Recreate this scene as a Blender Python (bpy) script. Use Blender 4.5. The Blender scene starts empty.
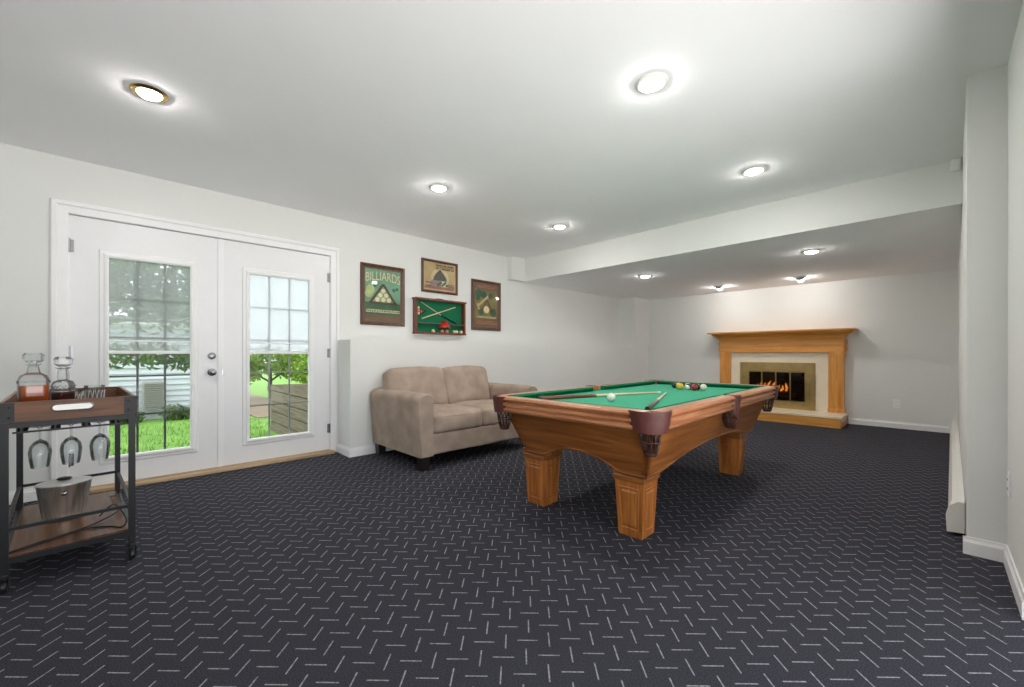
import bpy, bmesh, math, random
from mathutils import Vector, Matrix, noise as mnoise
random.seed(7)
PI = math.pi
S = bpy.context.scene
COL = S.collection

# ------------------------------------------------------------------ materials
def lin(c):
    return tuple(((x/255.0)/12.92 if x/255.0 <= .04045 else ((x/255.0+.055)/1.055)**2.4) for x in c)
def newmat(name):
    m = bpy.data.materials.new(name); m.use_nodes = True
    nt = m.node_tree
    return m, nt, nt.nodes['Principled BSDF'], nt.nodes['Material Output']
def plain(name, c, rough=.6, metal=0., var=.06, scale=12., bump=0., bscale=120., spec=.5, coat=0.):
    m, nt, b, o = newmat(name)
    b.inputs['Roughness'].default_value = rough; b.inputs['Metallic'].default_value = metal
    b.inputs['Specular IOR Level'].default_value = spec
    b.inputs['Coat Weight'].default_value = coat
    c = lin(c)
    tc = nt.nodes.new('ShaderNodeTexCoord')
    n = nt.nodes.new('ShaderNodeTexNoise'); n.inputs['Scale'].default_value = scale; n.inputs['Detail'].default_value = 4
    nt.links.new(tc.outputs['Object'], n.inputs['Vector'])
    r = nt.nodes.new('ShaderNodeValToRGB')
    r.color_ramp.elements[0].position = .3; r.color_ramp.elements[1].position = .7
    r.color_ramp.elements[0].color = tuple(x*(1-var) for x in c)+(1,)
    r.color_ramp.elements[1].color = tuple(min(1, x*(1+var)) for x in c)+(1,)
    nt.links.new(n.outputs['Fac'], r.inputs['Fac']); nt.links.new(r.outputs['Color'], b.inputs['Base Color'])
    if bump:
        n2 = nt.nodes.new('ShaderNodeTexNoise'); n2.inputs['Scale'].default_value = bscale; n2.inputs['Detail'].default_value = 3
        nt.links.new(tc.outputs['Object'], n2.inputs['Vector'])
        bp = nt.nodes.new('ShaderNodeBump'); bp.inputs['Strength'].default_value = bump; bp.inputs['Distance'].default_value = .01
        nt.links.new(n2.outputs['Fac'], bp.inputs['Height']); nt.links.new(bp.outputs['Normal'], b.inputs['Normal'])
    return m
def wood(name, dark, light, axis='X', scale=1., rough=.38, coat=.15):
    m, nt, b, o = newmat(name)
    b.inputs['Roughness'].default_value = rough; b.inputs['Coat Weight'].default_value = coat
    b.inputs['Coat Roughness'].default_value = .3
    tc = nt.nodes.new('ShaderNodeTexCoord'); mp = nt.nodes.new('ShaderNodeMapping')
    k = {'X': (2.2, 34, 34), 'Y': (34, 2.2, 34), 'Z': (34, 34, 2.2)}[axis]
    mp.inputs['Scale'].default_value = tuple(v*scale for v in k)
    nt.links.new(tc.outputs['Object'], mp.inputs['Vector'])
    n = nt.nodes.new('ShaderNodeTexNoise'); n.inputs['Scale'].default_value = 1.; n.inputs['Detail'].default_value = 6
    n.inputs['Distortion'].default_value = .6
    nt.links.new(mp.outputs['Vector'], n.inputs['Vector'])
    r = nt.nodes.new('ShaderNodeValToRGB')
    r.color_ramp.elements[0].position = .32; r.color_ramp.elements[1].position = .68
    r.color_ramp.elements[0].color = lin(dark)+(1,); r.color_ramp.elements[1].color = lin(light)+(1,)
    nt.links.new(n.outputs['Fac'], r.inputs['Fac']); nt.links.new(r.outputs['Color'], b.inputs['Base Color'])
    bp = nt.nodes.new('ShaderNodeBump'); bp.inputs['Strength'].default_value = .08; bp.inputs['Distance'].default_value = .002
    nt.links.new(n.outputs['Fac'], bp.inputs['Height']); nt.links.new(bp.outputs['Normal'], b.inputs['Normal'])
    return m
def emit(name, c, s):
    m, nt, b, o = newmat(name); nt.nodes.remove(b)
    e = nt.nodes.new('ShaderNodeEmission'); e.inputs['Color'].default_value = lin(c)+(1,); e.inputs['Strength'].default_value = s
    nt.links.new(e.outputs[0], o.inputs['Surface']); return m
def thin_glass(name, tint=(255, 255, 255), refl=1.0, ior=1.45, haze=0., sheet=True):
    m, nt, b, o = newmat(name); nt.nodes.remove(b)
    t = nt.nodes.new('ShaderNodeBsdfTransparent'); t.inputs['Color'].default_value = lin(tint)+(1,)
    g = nt.nodes.new('ShaderNodeBsdfGlossy'); g.inputs['Roughness'].default_value = .03
    f = nt.nodes.new('ShaderNodeFresnel')
    ge = nt.nodes.new('ShaderNodeNewGeometry'); mi = nt.nodes.new('ShaderNodeMapRange')       # a thin sheet reflects alike from both faces
    mi.inputs['To Min'].default_value = ior; mi.inputs['To Max'].default_value = 1./ior if sheet else ior
    nt.links.new(ge.outputs['Backfacing'], mi.inputs['Value']); nt.links.new(mi.outputs[0], f.inputs['IOR'])
    mu = nt.nodes.new('ShaderNodeMath'); mu.operation = 'MULTIPLY'; mu.inputs[1].default_value = refl
    nt.links.new(f.outputs[0], mu.inputs[0])
    mx = nt.nodes.new('ShaderNodeMixShader')
    nt.links.new(mu.outputs[0], mx.inputs['Fac']); nt.links.new(t.outputs[0], mx.inputs[1]); nt.links.new(g.outputs[0], mx.inputs[2])
    last = mx
    if haze:
        d = nt.nodes.new('ShaderNodeBsdfDiffuse'); d.inputs['Color'].default_value = (.8, .8, .8, 1)
        m2 = nt.nodes.new('ShaderNodeMixShader'); m2.inputs['Fac'].default_value = haze
        nt.links.new(mx.outputs[0], m2.inputs[1]); nt.links.new(d.outputs[0], m2.inputs[2]); last = m2
    nt.links.new(last.outputs[0], o.inputs['Surface']); return m
def sheer(name, c, cover):
    m, nt, b, o = newmat(name); nt.nodes.remove(b)
    t = nt.nodes.new('ShaderNodeBsdfTransparent')
    d = nt.nodes.new('ShaderNodeBsdfDiffuse'); d.inputs['Color'].default_value = lin(c)+(1,)
    tl = nt.nodes.new('ShaderNodeBsdfTranslucent'); tl.inputs['Color'].default_value = lin(c)+(1,)
    m1 = nt.nodes.new('ShaderNodeMixShader'); m1.inputs['Fac'].default_value = .5
    nt.links.new(d.outputs[0], m1.inputs[1]); nt.links.new(tl.outputs[0], m1.inputs[2])
    # fine woven threads modulate the coverage
    tc = nt.nodes.new('ShaderNodeTexCoord'); w = nt.nodes.new('ShaderNodeTexWave'); w.bands_direction = 'Z'
    w.inputs['Scale'].default_value = 40; w.inputs['Distortion'].default_value = .3
    nt.links.new(tc.outputs['Object'], w.inputs['Vector'])
    mr = nt.nodes.new('ShaderNodeMapRange'); mr.inputs['To Min'].default_value = cover-.08; mr.inputs['To Max'].default_value = cover+.08
    nt.links.new(w.outputs['Fac'], mr.inputs['Value'])
    m2 = nt.nodes.new('ShaderNodeMixShader'); nt.links.new(mr.outputs[0], m2.inputs['Fac'])
    nt.links.new(t.outputs[0], m2.inputs[1]); nt.links.new(m1.outputs[0], m2.inputs[2])
    nt.links.new(m2.outputs[0], o.inputs['Surface']); return m
def carpet_mat():
    m, nt, b, o = newmat('carpet')
    b.inputs['Roughness'].default_value = .95; b.inputs['Specular IOR Level'].default_value = .15
    N = nt.nodes; Lk = nt.links
    tc = N.new('ShaderNodeTexCoord'); sx = N.new('ShaderNodeSeparateXYZ'); Lk.new(tc.outputs['Object'], sx.inputs[0])
    def M(op, a, bb=None, c=None):
        n = N.new('ShaderNodeMath'); n.operation = op
        for i, v in enumerate((a, bb, c)):
            if v is None: continue
            if isinstance(v, (int, float)): n.inputs[i].default_value = v
            else: Lk.new(v, n.inputs[i])
        return n.outputs[0]
    CX, CY = .1008, .1165
    def dash(ox, oy, sgn):
        u = M('SUBTRACT', M('FLOORED_MODULO', M('SUBTRACT', sx.outputs[0], ox-CX/2), CX), CX/2)
        v = M('SUBTRACT', M('FLOORED_MODULO', M('SUBTRACT', sx.outputs[1], oy-CY/2), CY), CY/2)
        a = M('MULTIPLY', M('ADD', u, M('MULTIPLY', v, sgn)), .7071)
        c = M('MULTIPLY', M('SUBTRACT', u, M('MULTIPLY', v, sgn)), .7071)
        return M('MULTIPLY', M('LESS_THAN', M('ABSOLUTE', a), .036), M('LESS_THAN', M('ABSOLUTE', c), .0024))
    dA = dash(-1.9175, -.1125, 1.0)
    dB = dash(-1.9175+CX/2, -.1125+CY/2, -1.0)
    d = M('MAXIMUM', dA, dB)
    n1 = N.new('ShaderNodeTexNoise'); n1.inputs['Scale'].default_value = 260; n1.inputs['Detail'].default_value = 2
    Lk.new(tc.outputs['Object'], n1.inputs['Vector'])
    n2 = N.new('ShaderNodeTexNoise'); n2.inputs['Scale'].default_value = 90; n2.inputs['Detail'].default_value = 4
    Lk.new(tc.outputs['Object'], n2.inputs['Vector'])
    r = N.new('ShaderNodeValToRGB'); r.color_ramp.elements[0].position = .35; r.color_ramp.elements[1].position = .7
    r.color_ramp.elements[0].color = lin((36, 36, 42))+(1,); r.color_ramp.elements[1].color = lin((67, 66, 75))+(1,)
    Lk.new(n1.outputs['Fac'], r.inputs['Fac'])
    rd = N.new('ShaderNodeValToRGB'); rd.color_ramp.elements[0].position = .3; rd.color_ramp.elements[1].position = .6
    rd.color_ramp.elements[0].color = lin((104, 104, 110))+(1,); rd.color_ramp.elements[1].color = lin((160, 158, 162))+(1,)
    Lk.new(n2.outputs['Fac'], rd.inputs['Fac'])
    mx = N.new('ShaderNodeMix'); mx.data_type = 'RGBA'
    Lk.new(M('MULTIPLY', d, .85), mx.inputs['Factor']); Lk.new(r.outputs['Color'], mx.inputs[6]); Lk.new(rd.outputs['Color'], mx.inputs[7])
    Lk.new(mx.outputs[2], b.inputs['Base Color'])
    bp = N.new('ShaderNodeBump'); bp.inputs['Strength'].default_value = .35; bp.inputs['Distance'].default_value = .004
    Lk.new(n1.outputs['Fac'], bp.inputs['Height']); Lk.new(bp.outputs['Normal'], b.inputs['Normal'])
    return m
def siding_mat():
    m, nt, b, o = newmat('siding'); b.inputs['Roughness'].default_value = .6
    b.inputs['Base Color'].default_value = lin((200, 203, 210))+(1,); return m

WALL = plain('wall_paint', (227, 228, 225), .85, var=.01, scale=3, bump=.02, bscale=200, spec=.2)
CEILM = plain('ceiling_paint', (246, 246, 247), .9, var=.01, scale=3, bump=.03, bscale=140, spec=.15)
TRIM = plain('white_trim', (240, 240, 240), .4, var=.01)
DOORM = plain('door_paint', (236, 236, 237), .35, var=.01)
CARPET = carpet_mat()
STEEL = wood('brushed_steel', (150, 144, 136), (226, 222, 214), 'Z', rough=.34, coat=0); STEEL.node_tree.nodes['Principled BSDF'].inputs['Metallic'].default_value = .85  # vertical streak reflections painted into the colour with stretched noise
CHROME = plain('satin_chrome', (170, 170, 172), .25, metal=1., var=.03)
BRASS = plain('brass', (206, 176, 118), .22, metal=1., var=.06)
BRASSD = plain('aged_brass', (198, 172, 118), .3, metal=1., var=.1)
BLACKM = plain('black_metal', (34, 34, 36), .45, metal=.3, var=.1)
BLACKP = plain('black_plastic', (22, 22, 24), .4)
OAKX = wood('oak_x', (112, 62, 24), (160, 99, 44), 'X'); OAKY = wood('oak_y', (112, 62, 24), (160, 99, 44), 'Y'); OAKZ = wood('oak_z', (134, 74, 28), (186, 117, 54), 'Z')
RAILX = wood('rail_x', (158, 98, 62), (206, 146, 104), 'X', rough=.3); RAILY = wood('rail_y', (158, 98, 62), (206, 146, 104), 'Y', rough=.3)
MANX = wood('mantel_x', (196, 130, 56), (226, 164, 84), 'X', rough=.3); MANZ = wood('mantel_z', (194, 126, 52), (222, 158, 80), 'Z', rough=.3)
CARTW = wood('cart_wood_x', (72, 44, 28), (128, 86, 58), 'X', rough=.32, coat=0); CARTWY = wood('cart_wood_y', (72, 44, 26), (124, 80, 50), 'Y', rough=.5, coat=0)
THRESH = wood('threshold_wood', (164, 132, 96), (204, 176, 138), 'Y', rough=.5, coat=0)
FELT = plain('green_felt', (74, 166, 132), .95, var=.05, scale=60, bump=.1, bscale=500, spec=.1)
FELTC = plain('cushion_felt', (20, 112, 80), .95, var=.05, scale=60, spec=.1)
LEATHER = plain('oxblood_leather', (88, 44, 38), .5, var=.14, scale=40, bump=.1, bscale=120)
NETL = plain('dark_leather_net', (58, 30, 22), .35, var=.2, scale=60)
SUEDE = plain('taupe_microfibre', (170, 152, 138), .95, var=.16, scale=7, bump=.25, bscale=160, spec=.1)
DARKLEG = plain('dark_wood_leg', (30, 22, 20), .4)
FRAMEW = wood('frame_wood', (62, 38, 28), (104, 66, 48), 'Z', rough=.35)
FRAMER = wood('case_wood', (84, 38, 28), (128, 66, 46), 'Z', rough=.35)
MARBLE = plain('cream_marble', (236, 224, 200), .25, var=.05, scale=5)
GLASSP = thin_glass('window_glass', (250, 252, 252), .22)
GLASSF = thin_glass('picture_glass', (255, 255, 255), 1.)
GLASSC = thin_glass('crystal', (249, 251, 251), .9, 1.47, haze=.02, sheet=False); GLASSC.node_tree.nodes['Math'].inputs[1].default_value = .85
SHADE = sheer('sheer_shade', (196, 200, 200), .40); SHADEW = sheer('white_shade', (222, 226, 230), .64)
BULB = emit('lamp_diffuser', (255, 251, 247), 275.)
FIREM = emit('gas_flame', (255, 160, 70), 1.6)
LEAFA = plain('leaf_mid', (92, 112, 64), .6, var=.3, scale=4); LEAFB = plain('leaf_light', (136, 164, 66), .6, var=.3, scale=4); LEAFC = plain('leaf_rust', (112, 84, 64), .6, var=.3, scale=4)
LEAFD = plain('leaf_dark', (66, 84, 48), .6, var=.4, scale=4)
BARK = plain('bark', (92, 76, 64), .9, var=.3, bump=.5, bscale=20)
LAWN = plain('lawn_soil', (120, 160, 70), .95, var=.2, scale=3)
GRASS = plain('grass_blade', (136, 176, 80), .8, var=.25, scale=3)
TIMBER = wood('weathered_timber', (112, 98, 86), (148, 132, 116), 'X', rough=.8, coat=0)
AMBER = plain('whiskey', (172, 76, 4), .12, var=.1, scale=20, coat=.6)
DARKRED = plain('dark_liqueur', (70, 16, 14), .12, var=.1, scale=20, coat=.6)

# ------------------------------------------------------------------ mesh tools
class MB:
    def __init__(s): s.bm = bmesh.new()
    def box(s, x0, x1, y0, y1, z0, z1, M=None, bevel=0.):
        b = bmesh.new(); r = bmesh.ops.create_cube(b, size=1.)
        for v in b.verts: v.co = Vector(((x0+x1)/2+v.co.x*(x1-x0), (y0+y1)/2+v.co.y*(y1-y0), (z0+z1)/2+v.co.z*(z1-z0)))
        if bevel: bmesh.ops.bevel(b, geom=list(b.edges), offset=bevel, segments=2, affect='EDGES', profile=.6)
        return s._merge(b, M)
    def _merge(s, b, M=None):
        if M is not None: bmesh.ops.transform(b, matrix=M, verts=b.verts)
        me = bpy.data.meshes.new('tmp'); b.to_mesh(me); b.free(); s.bm.from_mesh(me); bpy.data.meshes.remove(me); return s
    def prism(s, pts, vec, M=None):          # polygon in 3-D extruded along vec
        b = bmesh.new(); vec = Vector(vec)
        a = [b.verts.new(Vector(p)) for p in pts]; c = [b.verts.new(Vector(p)+vec) for p in pts]
        n = len(pts)
        b.faces.new(a); b.faces.new(c[::-1])
        for i in range(n): b.faces.new((a[i], c[i], c[(i+1) % n], a[(i+1) % n]))
        bmesh.ops.recalc_face_normals(b, faces=b.faces)
        return s._merge(b, M)
    def loft(s, rings, cap=True, close=True, M=None):
        b = bmesh.new(); R = [[b.verts.new(Vector(p)) for p in r] for r in rings]
        n = len(R[0])
        for i in range(len(R)-1):
            for j in range(n if close else n-1):
                b.faces.new((R[i][j], R[i][(j+1) % n], R[i+1][(j+1) % n], R[i+1][j]))
        if cap:
            b.faces.new(R[0][::-1]); b.faces.new(R[-1])
        bmesh.ops.recalc_face_normals(b, faces=b.faces)
        return s._merge(b, M)
    def lathe(s, prof, seg=24, c=(0, 0, 0), M=None, sq=None):   # prof: (r, z); sq -> rounded-square plan
        rings = []
        for r, z in prof:
            ring = []
            for k in range(seg):
                t = 2*PI*k/seg; rr = max(r, 1e-5)
                if sq: rr = rr/((abs(math.cos(t))**sq+abs(math.sin(t))**sq)**(1./sq))
                ring.append((c[0]+rr*math.cos(t), c[1]+rr*math.sin(t), c[2]+z))
            rings.append(ring)
        return s.loft(rings, True, True, M)
    def tube(s, path, r, seg=10, M=None):
        path = [Vector(p) for p in path]; rs = r if isinstance(r, (list, tuple)) else [r]*len(path)
        rings = []; up = Vector((0, 0, 1))
        for i, p in enumerate(path):
            d = (path[min(i+1, len(path)-1)]-path[max(i-1, 0)]).normalized()
            a = d.cross(up)
            if a.length < .05: a = d.cross(Vector((1, 0, 0)))
            a.normalize(); e = d.cross(a)
            rings.append([p+a*(rs[i]*math.cos(2*PI*k/seg))+e*(rs[i]*math.sin(2*PI*k/seg)) for k in range(seg)])
        return s.loft(rings, True, True, M)
    def sphere(s, c, r, M=None, seg=20):
        b = bmesh.new(); bmesh.ops.create_uvsphere(b, u_segments=seg, v_segments=seg//2, radius=1.)
        rr = r if isinstance(r, (tuple, list)) else (r, r, r)
        for v in b.verts: v.co = Vector((c[0]+v.co.x*rr[0], c[1]+v.co.y*rr[1], c[2]+v.co.z*rr[2]))
        return s._merge(b, M)
    def cushion(s, x0, x1, y0, y1, z0, z1, rad=.05, puff=.02, seed=0, M=None, n=14):
        b = bmesh.new(); bmesh.ops.create_cube(b, size=2.)
        bmesh.ops.subdivide_edges(b, edges=list(b.edges), cuts=n, use_grid_fill=True)
        h = Vector(((x1-x0)/2, (y1-y0)/2, (z1-z0)/2)); c = Vector(((x0+x1)/2, (y0+y1)/2, (z0+z1)/2))
        rad = min(rad, min(h)*.95)
        for v in b.verts:
            q = Vector((v.co.x, v.co.y, v.co.z))
            p = Vector((q.x*h.x, q.y*h.y, q.z*h.z))
            core = Vector([max(-(h[i]-rad), min(h[i]-rad, p[i])) for i in range(3)])
            d = p-core
            if d.length > 1e-6: p = core+d.normalized()*rad
            for i in range(3):
                j, k = (i+1) % 3, (i+2) % 3
                p[i] += puff*q[i]*max(0, 1-q[j]**2)*max(0, 1-q[k]**2)*(1 if abs(q[i]) > .5 else 0)
            nz = mnoise.noise(p*9+Vector((seed*3.1, seed, 0)))*.006
            p += d.normalized()*nz if d.length > 1e-6 else Vector()
            v.co = c+p
        return s._merge(b, M)
    def build(s, name, mat, parent=None, loc=None, rotz=0, smooth=None, kind=None):
        me = bpy.data.meshes.new(name); s.bm.to_mesh(me); s.bm.free()
        me.materials.append(mat)
        o = bpy.data.objects.new(name, me); COL.objects.link(o)
        if parent is not None: o.parent = parent
        if loc is not None: o.location = loc
        if rotz: o.rotation_euler.z = rotz
        if smooth is not None:
            ang = math.radians(smooth)
            b = bmesh.new(); b.from_mesh(me)
            for f in b.faces: f.smooth = True
            for e in b.edges: e.smooth = (len(e.link_faces) == 2 and e.calc_face_angle(9) < ang)
            b.to_mesh(me); b.free()
        if kind: o['kind'] = kind
        return o
def thing(name, label, cat, loc=(0, 0, 0), rotz=0, group=None):
    o = bpy.data.objects.new(name, None); COL.objects.link(o); o.empty_display_size = .05
    o.location = loc; o.rotation_euler = (0, 0, rotz); o['label'] = label; o['category'] = cat
    if group: o['group'] = group
    return o
def tag(o, label, cat, group=None):
    o['label'] = label; o['category'] = cat
    if group: o['group'] = group
    return o
def struct(o, label=None):
    o['kind'] = 'structure'
    if label: o['label'] = label
    return o
def children(o): return [c for c in COL.objects if c.parent == o]
def copy_tree(o, parent=None):
    kids = children(o); c = o.copy(); COL.objects.link(c)
    if parent is not None: c.parent = parent
    for k in kids: copy_tree(k, c)
    return c
def text_mesh(txt, name, mat, parent, M, size, bold=.0, arc=None):
    cu = bpy.data.curves.new('t', 'FONT'); cu.body = txt; cu.size = size; cu.align_x = 'CENTER'; cu.align_y = 'CENTER'; cu.extrude = .0006; cu.offset = bold
    ob = bpy.data.objects.new('t', cu); COL.objects.link(ob)
    dg = bpy.context.evaluated_depsgraph_get()
    me = bpy.data.meshes.new_from_object(ob.evaluated_get(dg)); bpy.data.objects.remove(ob); bpy.data.curves.remove(cu)
    if arc:
        for v in me.vertices: v.co.y -= arc*v.co.x**2
    me.transform(M); me.materials.clear(); me.materials.append(mat); me.name = name
    o = bpy.data.objects.new(name, me); COL.objects.link(o); o.parent = parent; return o

# ------------------------------------------------------------------ the room
XL, YB, YF, ZC, ZS, YS = -4.364, 7.72, -2.4, 2.44, 2.11, 4.41
XG = -4.02            # face of the low ledge
m = MB(); m.box(-4.6, .9, YF, YB+.2, -.12, 0); struct(m.build('floor', CARPET), 'dark navy carpet with short pale dashes')
m = MB(); m.box(-4.6, .9, YF, YS, ZC, ZC+.15); struct(m.build('ceiling', CEILM), 'high white ceiling')
m = MB(); m.box(-4.6, .9, YS, YB+.2, ZS, ZC+.15); struct(m.build('ceiling_lower', CEILM), 'lower white ceiling over the fireplace end')
m = MB(); m.box(-4.6, .9, YS-.012, YS-.0005, ZS, ZC-.0005); struct(m.build('wall_beam', WALL), 'vertical face of the dropped ceiling')
DY0, DY1, DZ = -.252, 1.592, 2.038
m = MB()
m.box(XL-.17, XL, YF, DY0, 0, ZC); m.box(XL-.17, XL, DY1, YB+.2, 0, ZC); m.box(XL-.17, XL, DY0, DY1, DZ, ZC)
struct(m.build('wall_left', WALL))
m = MB(); m.box(-4.6, .9, YB, YB+.15, 0, ZC); struct(m.build('wall_back', WALL))
m = MB(); m.box(-4.6, .9, YF-.15, YF, 0, ZC+.15); struct(m.build('wall_front', WALL), 'white wall behind the viewer')
m = MB(); m.prism([(.245, 2.5, 0), (.245, 3.13, 0), (.112, 3.13, 0), (.2, YB, 0), (.7, YB, 0), (.7, 2.5, 0)], (0, 0, ZC)); m.box(.245, .7, YF, 2.5, 1.95, ZC); m.box(.245, .7, YF, -.7, 0, 1.95); struct(m.build('wall_right', WALL))  # unseen stretch left open under a header, shaped to light the ceiling
m = MB(); m.box(XL, XG, 1.66, YB, 0, 1.165); struct(m.build('wall_lower_left', WALL), 'low white half wall with a ledge')
m = MB(); m.box(XL, XG+.012, 7.13, YB, 1.165, ZS); struct(m.build('wall_corner_left', WALL), 'white column standing on the ledge')
m = MB(); m.box(XL, XL+.09, 4.12, YS-.012, ZS, ZC); struct(m.build('trim_3', WALL), 'small boxed-in stub at the beam end')
def board(name, pts, h=.088, t=.014, side=1):
    m = MB()
    for (x0, y0), (x1, y1) in zip(pts, pts[1:]):
        d = Vector((x1-x0, y1-y0, 0)); L = d.length; d.normalize(); n = Vector((-d.y, d.x, 0))*side
        prof = [(0, 0), (t, 0), (t, h*.72), (t*.55, h*.86), (t*.45, h), (0, h)]
        ring = [Vector((x0, y0, 0))+n*a+Vector((0, 0, z)) for a, z in prof]
        m.prism(ring, d*L)
    return struct(m.build(name, TRIM))
board('baseboard_left', [(XL, YF), (XL, DY0-.095)], side=-1)
board('baseboard_lower_left', [(XG, YB), (XG, 1.6605)], side=1)
board('baseboard_lower_end', [(XG+.014, 1.66), (XL, 1.66)], side=1)
board('baseboard_back', [(-.885, YB), (.18, YB)], side=-1)
board('baseboard_back_left', [(XG, YB), (-2.70, YB)], side=-1)
board('baseboard_right', [(.245, 3.13), (.245, 2.5)], side=-1)
board('baseboard_pillar', [(.098, 3.13), (.245, 3.13)], side=-1)

# door casing and threshold
def mitre(m, y0, y1, z0, z1, prof, open_bottom=False):
    """profile (outward distance from the opening, height towards the room) swept round a rectangle in the door plane"""
    def ring(y, z, sy, sz): return [(h, y+sy*o_, z+sz*o_) for o_, h in prof]
    if open_bottom: rs = [ring(y0, z0, -1, 0), ring(y0, z1, -1, 1), ring(y1, z1, 1, 1), ring(y1, z0, 1, 0)]
    else: rs = [ring(y0, z0, -1, -1), ring(y0, z1, -1, 1), ring(y1, z1, 1, 1), ring(y1, z0, 1, -1)]; rs.append(rs[0])
    m.loft(rs, cap=open_bottom)
m = MB()
mitre(m, DY0, DY1, .0, DZ, [(0, XL), (0, XL+.012), (.006, XL+.016), (.052, XL+.018), (.060, XL+.026), (.080, XL+.026), (.090, XL+.018), (.090, XL)], True)
m.box(XL-.17, XL, DY0, DY0+.003, 0, DZ); m.box(XL-.17, XL, DY1-.003, DY1, 0, DZ)
struct(m.build('trim_1', TRIM), 'white casing round the french doors')
m = MB(); m.box(XL-.17, XL+.085, DY0-.08, DY1+.02, 0, .026, bevel=.005); struct(m.build('trim_2', THRESH), 'pale wooden door threshold')

# ------------------------------------------------------------------ french doors
MUNTD = plain('muntin_backlit', (78, 80, 78), .5, var=.03)  # left grid only: its backlit darkness is put into the colour
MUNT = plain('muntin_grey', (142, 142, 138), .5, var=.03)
def door(name, y0, y1, g0, g1, hinge_left, label, shade=None):
    z0, z1 = .03, 2.033; a, b_ = .235, 1.76
    xf, xb = XL-.012, XL-.056
    m = MB()
    m.box(xb, xf, y0, g0, z0, z1); m.box(xb, xf, g1, y1, z0, z1)
    m.box(xb, xf, g0, g1, z0, a); m.box(xb, xf, g0, g1, b_, z1)
    d = struct(m.build(name, DOORM), label)
    m = MB()
    mitre(m, g0, g1, a, b_, [(-.006, xf-.01), (-.006, xf+.016), (.004, xf+.022), (.018, xf+.020), (.024, xf+.012), (.044, xf+.010), (.050, xf)])
    m.build('glazing_moulding', TRIM, d)
    xm = (xf+xb)/2
    m = MB(); m.box(xm-.003, xm+.003, g0-.008, g1+.008, a-.008, b_+.008); m.build('glass_pane', GLASSP, d)
    m = MB()
    for k in (1, 2):
        y = g0+(g1-g0)*k/3; m.box(xm-.013, xm-.004, y-.0075, y+.0075, a, b_, bevel=.002)
    for k in (1, 2, 3, 4):
        z = a+(b_-a)*k/5; m.box(xm-.0125, xm-.0045, g0, g1, z-.0065, z+.0065, bevel=.002)
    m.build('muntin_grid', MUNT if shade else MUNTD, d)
    m = MB(); m.box(xm+.005, xm+.007, g0+.001, g1-.001, 1.035, b_); sh = m.build('roller_shade', shade or SHADE, d)
    m = MB(); m.box(xm+.003, xm+.013, g0+.001, g1-.001, 1.022, 1.046, bevel=.003); m.box(xm+.007, xm+.011, g0+.001, g1-.001, 1.118, 1.130, bevel=.001)
    m.build('hem_bar', DOORM, sh)
    hy = y0-.001 if hinge_left else y1+.001
    for hz in (.25, 1.03, 1.81):
        m = MB(); m.tube([(xf+.012, hy, hz-.05), (xf+.012, hy, hz+.05)], .0075, 10); m.box(xf-.001, xf+.004, hy-.004 if hinge_left else hy-.024, hy+.024 if hinge_left else hy+.004, hz-.045, hz+.045)
        m.build('hinge', CHROME, d, smooth=40)
    return d, xf
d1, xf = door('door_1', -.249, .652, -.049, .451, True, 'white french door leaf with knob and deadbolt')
R = Matrix.Rotation(PI/2, 4, 'Y')
m = MB(); m.lathe([(.032, 0), (.032, .008), (.026, .012), (.012, .014), (.012, .035), (.022, .04), (.028, .052), (.027, .062), (.018, .07), (0, .072)], 24, M=Matrix.Translation((xf, .594, .862))@R)
m.build('door_knob', CHROME, d1, smooth=40)
m = MB(); m.lathe([(.031, 0), (.030, .008), (.024, .016), (.020, .018), (0, .019)], 24, M=Matrix.Translation((xf, .594, 1.003))@R)
m.box(xf+.018, xf+.034, .58, .608, .998, 1.008, bevel=.002); m.build('deadbolt', CHROME, d1, smooth=40)
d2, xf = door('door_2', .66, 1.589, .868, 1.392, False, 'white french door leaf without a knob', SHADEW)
m = MB(); m.box(xf, xf+.012, .636, .676, .03, 2.033, bevel=.003); m.build('astragal', TRIM, d2)
m = MB(); m.box(xf+.006, xf+.0135, .664, .676, .83, .885, bevel=.002); m.build('strike_plate', CHROME, d2)

# ------------------------------------------------------------------ recessed lights
def lamp(x, y, z, ring, label, kind='ceiling light', k=.88):
    t = thing('recessed_light', label, kind, (x, y, z), 0, 'recessed ceiling lights')
    m2 = MB(); prof = [(.060*k, 0), (.060*k, -.008), (.068*k, -.012), (.086*k, -.009), (.095*k, 0)]
    m2.loft([[(r*math.cos(2*PI*q/36), r*math.sin(2*PI*q/36), zz) for q in range(36)] for r, zz in prof], cap=False)
    m2.build('trim_ring', ring, t, smooth=60)
    m = MB(); m.lathe([(.059*k, -.004), (.057*k, -.012), (.048*k, -.019), (.028*k, -.024), (0, -.025)], 20)
    m.build('diffuser', BULB, t, smooth=60)
    return t
WHITER = plain('white_ring', (240, 238, 232), .5, var=.01)
lamp(-2.97, .128, ZC, BRASS, 'recessed light with a brass ring, above the floor between bar cart and french doors')
lamp(-1.033, 2.014, ZC, WHITER, 'white ringed recessed light over the near end of the pool table')
lamp(-2.94, 1.975, ZC, WHITER, 'white ringed recessed light in front of the framed prints')
lamp(-.975, 3.54, ZC, WHITER, 'white ringed recessed light over the far end of the pool table')
lamp(-2.90, 3.54, ZC, WHITER, 'white ringed recessed light in the high ceiling just before the beam, sofa side')
lamp(-2.82, 5.31, ZS, WHITER, 'recessed light in the lower ceiling behind the beam, near the white column')
lamp(-.915, 5.29, ZS, WHITER, 'recessed light in the lower ceiling behind the beam, near the right wall')
BULBE = emit('eyeball_bulb', (255, 250, 245), 300.)
DOMEM = plain('grey_dome', (176, 176, 174), .5, var=.02)
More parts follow.
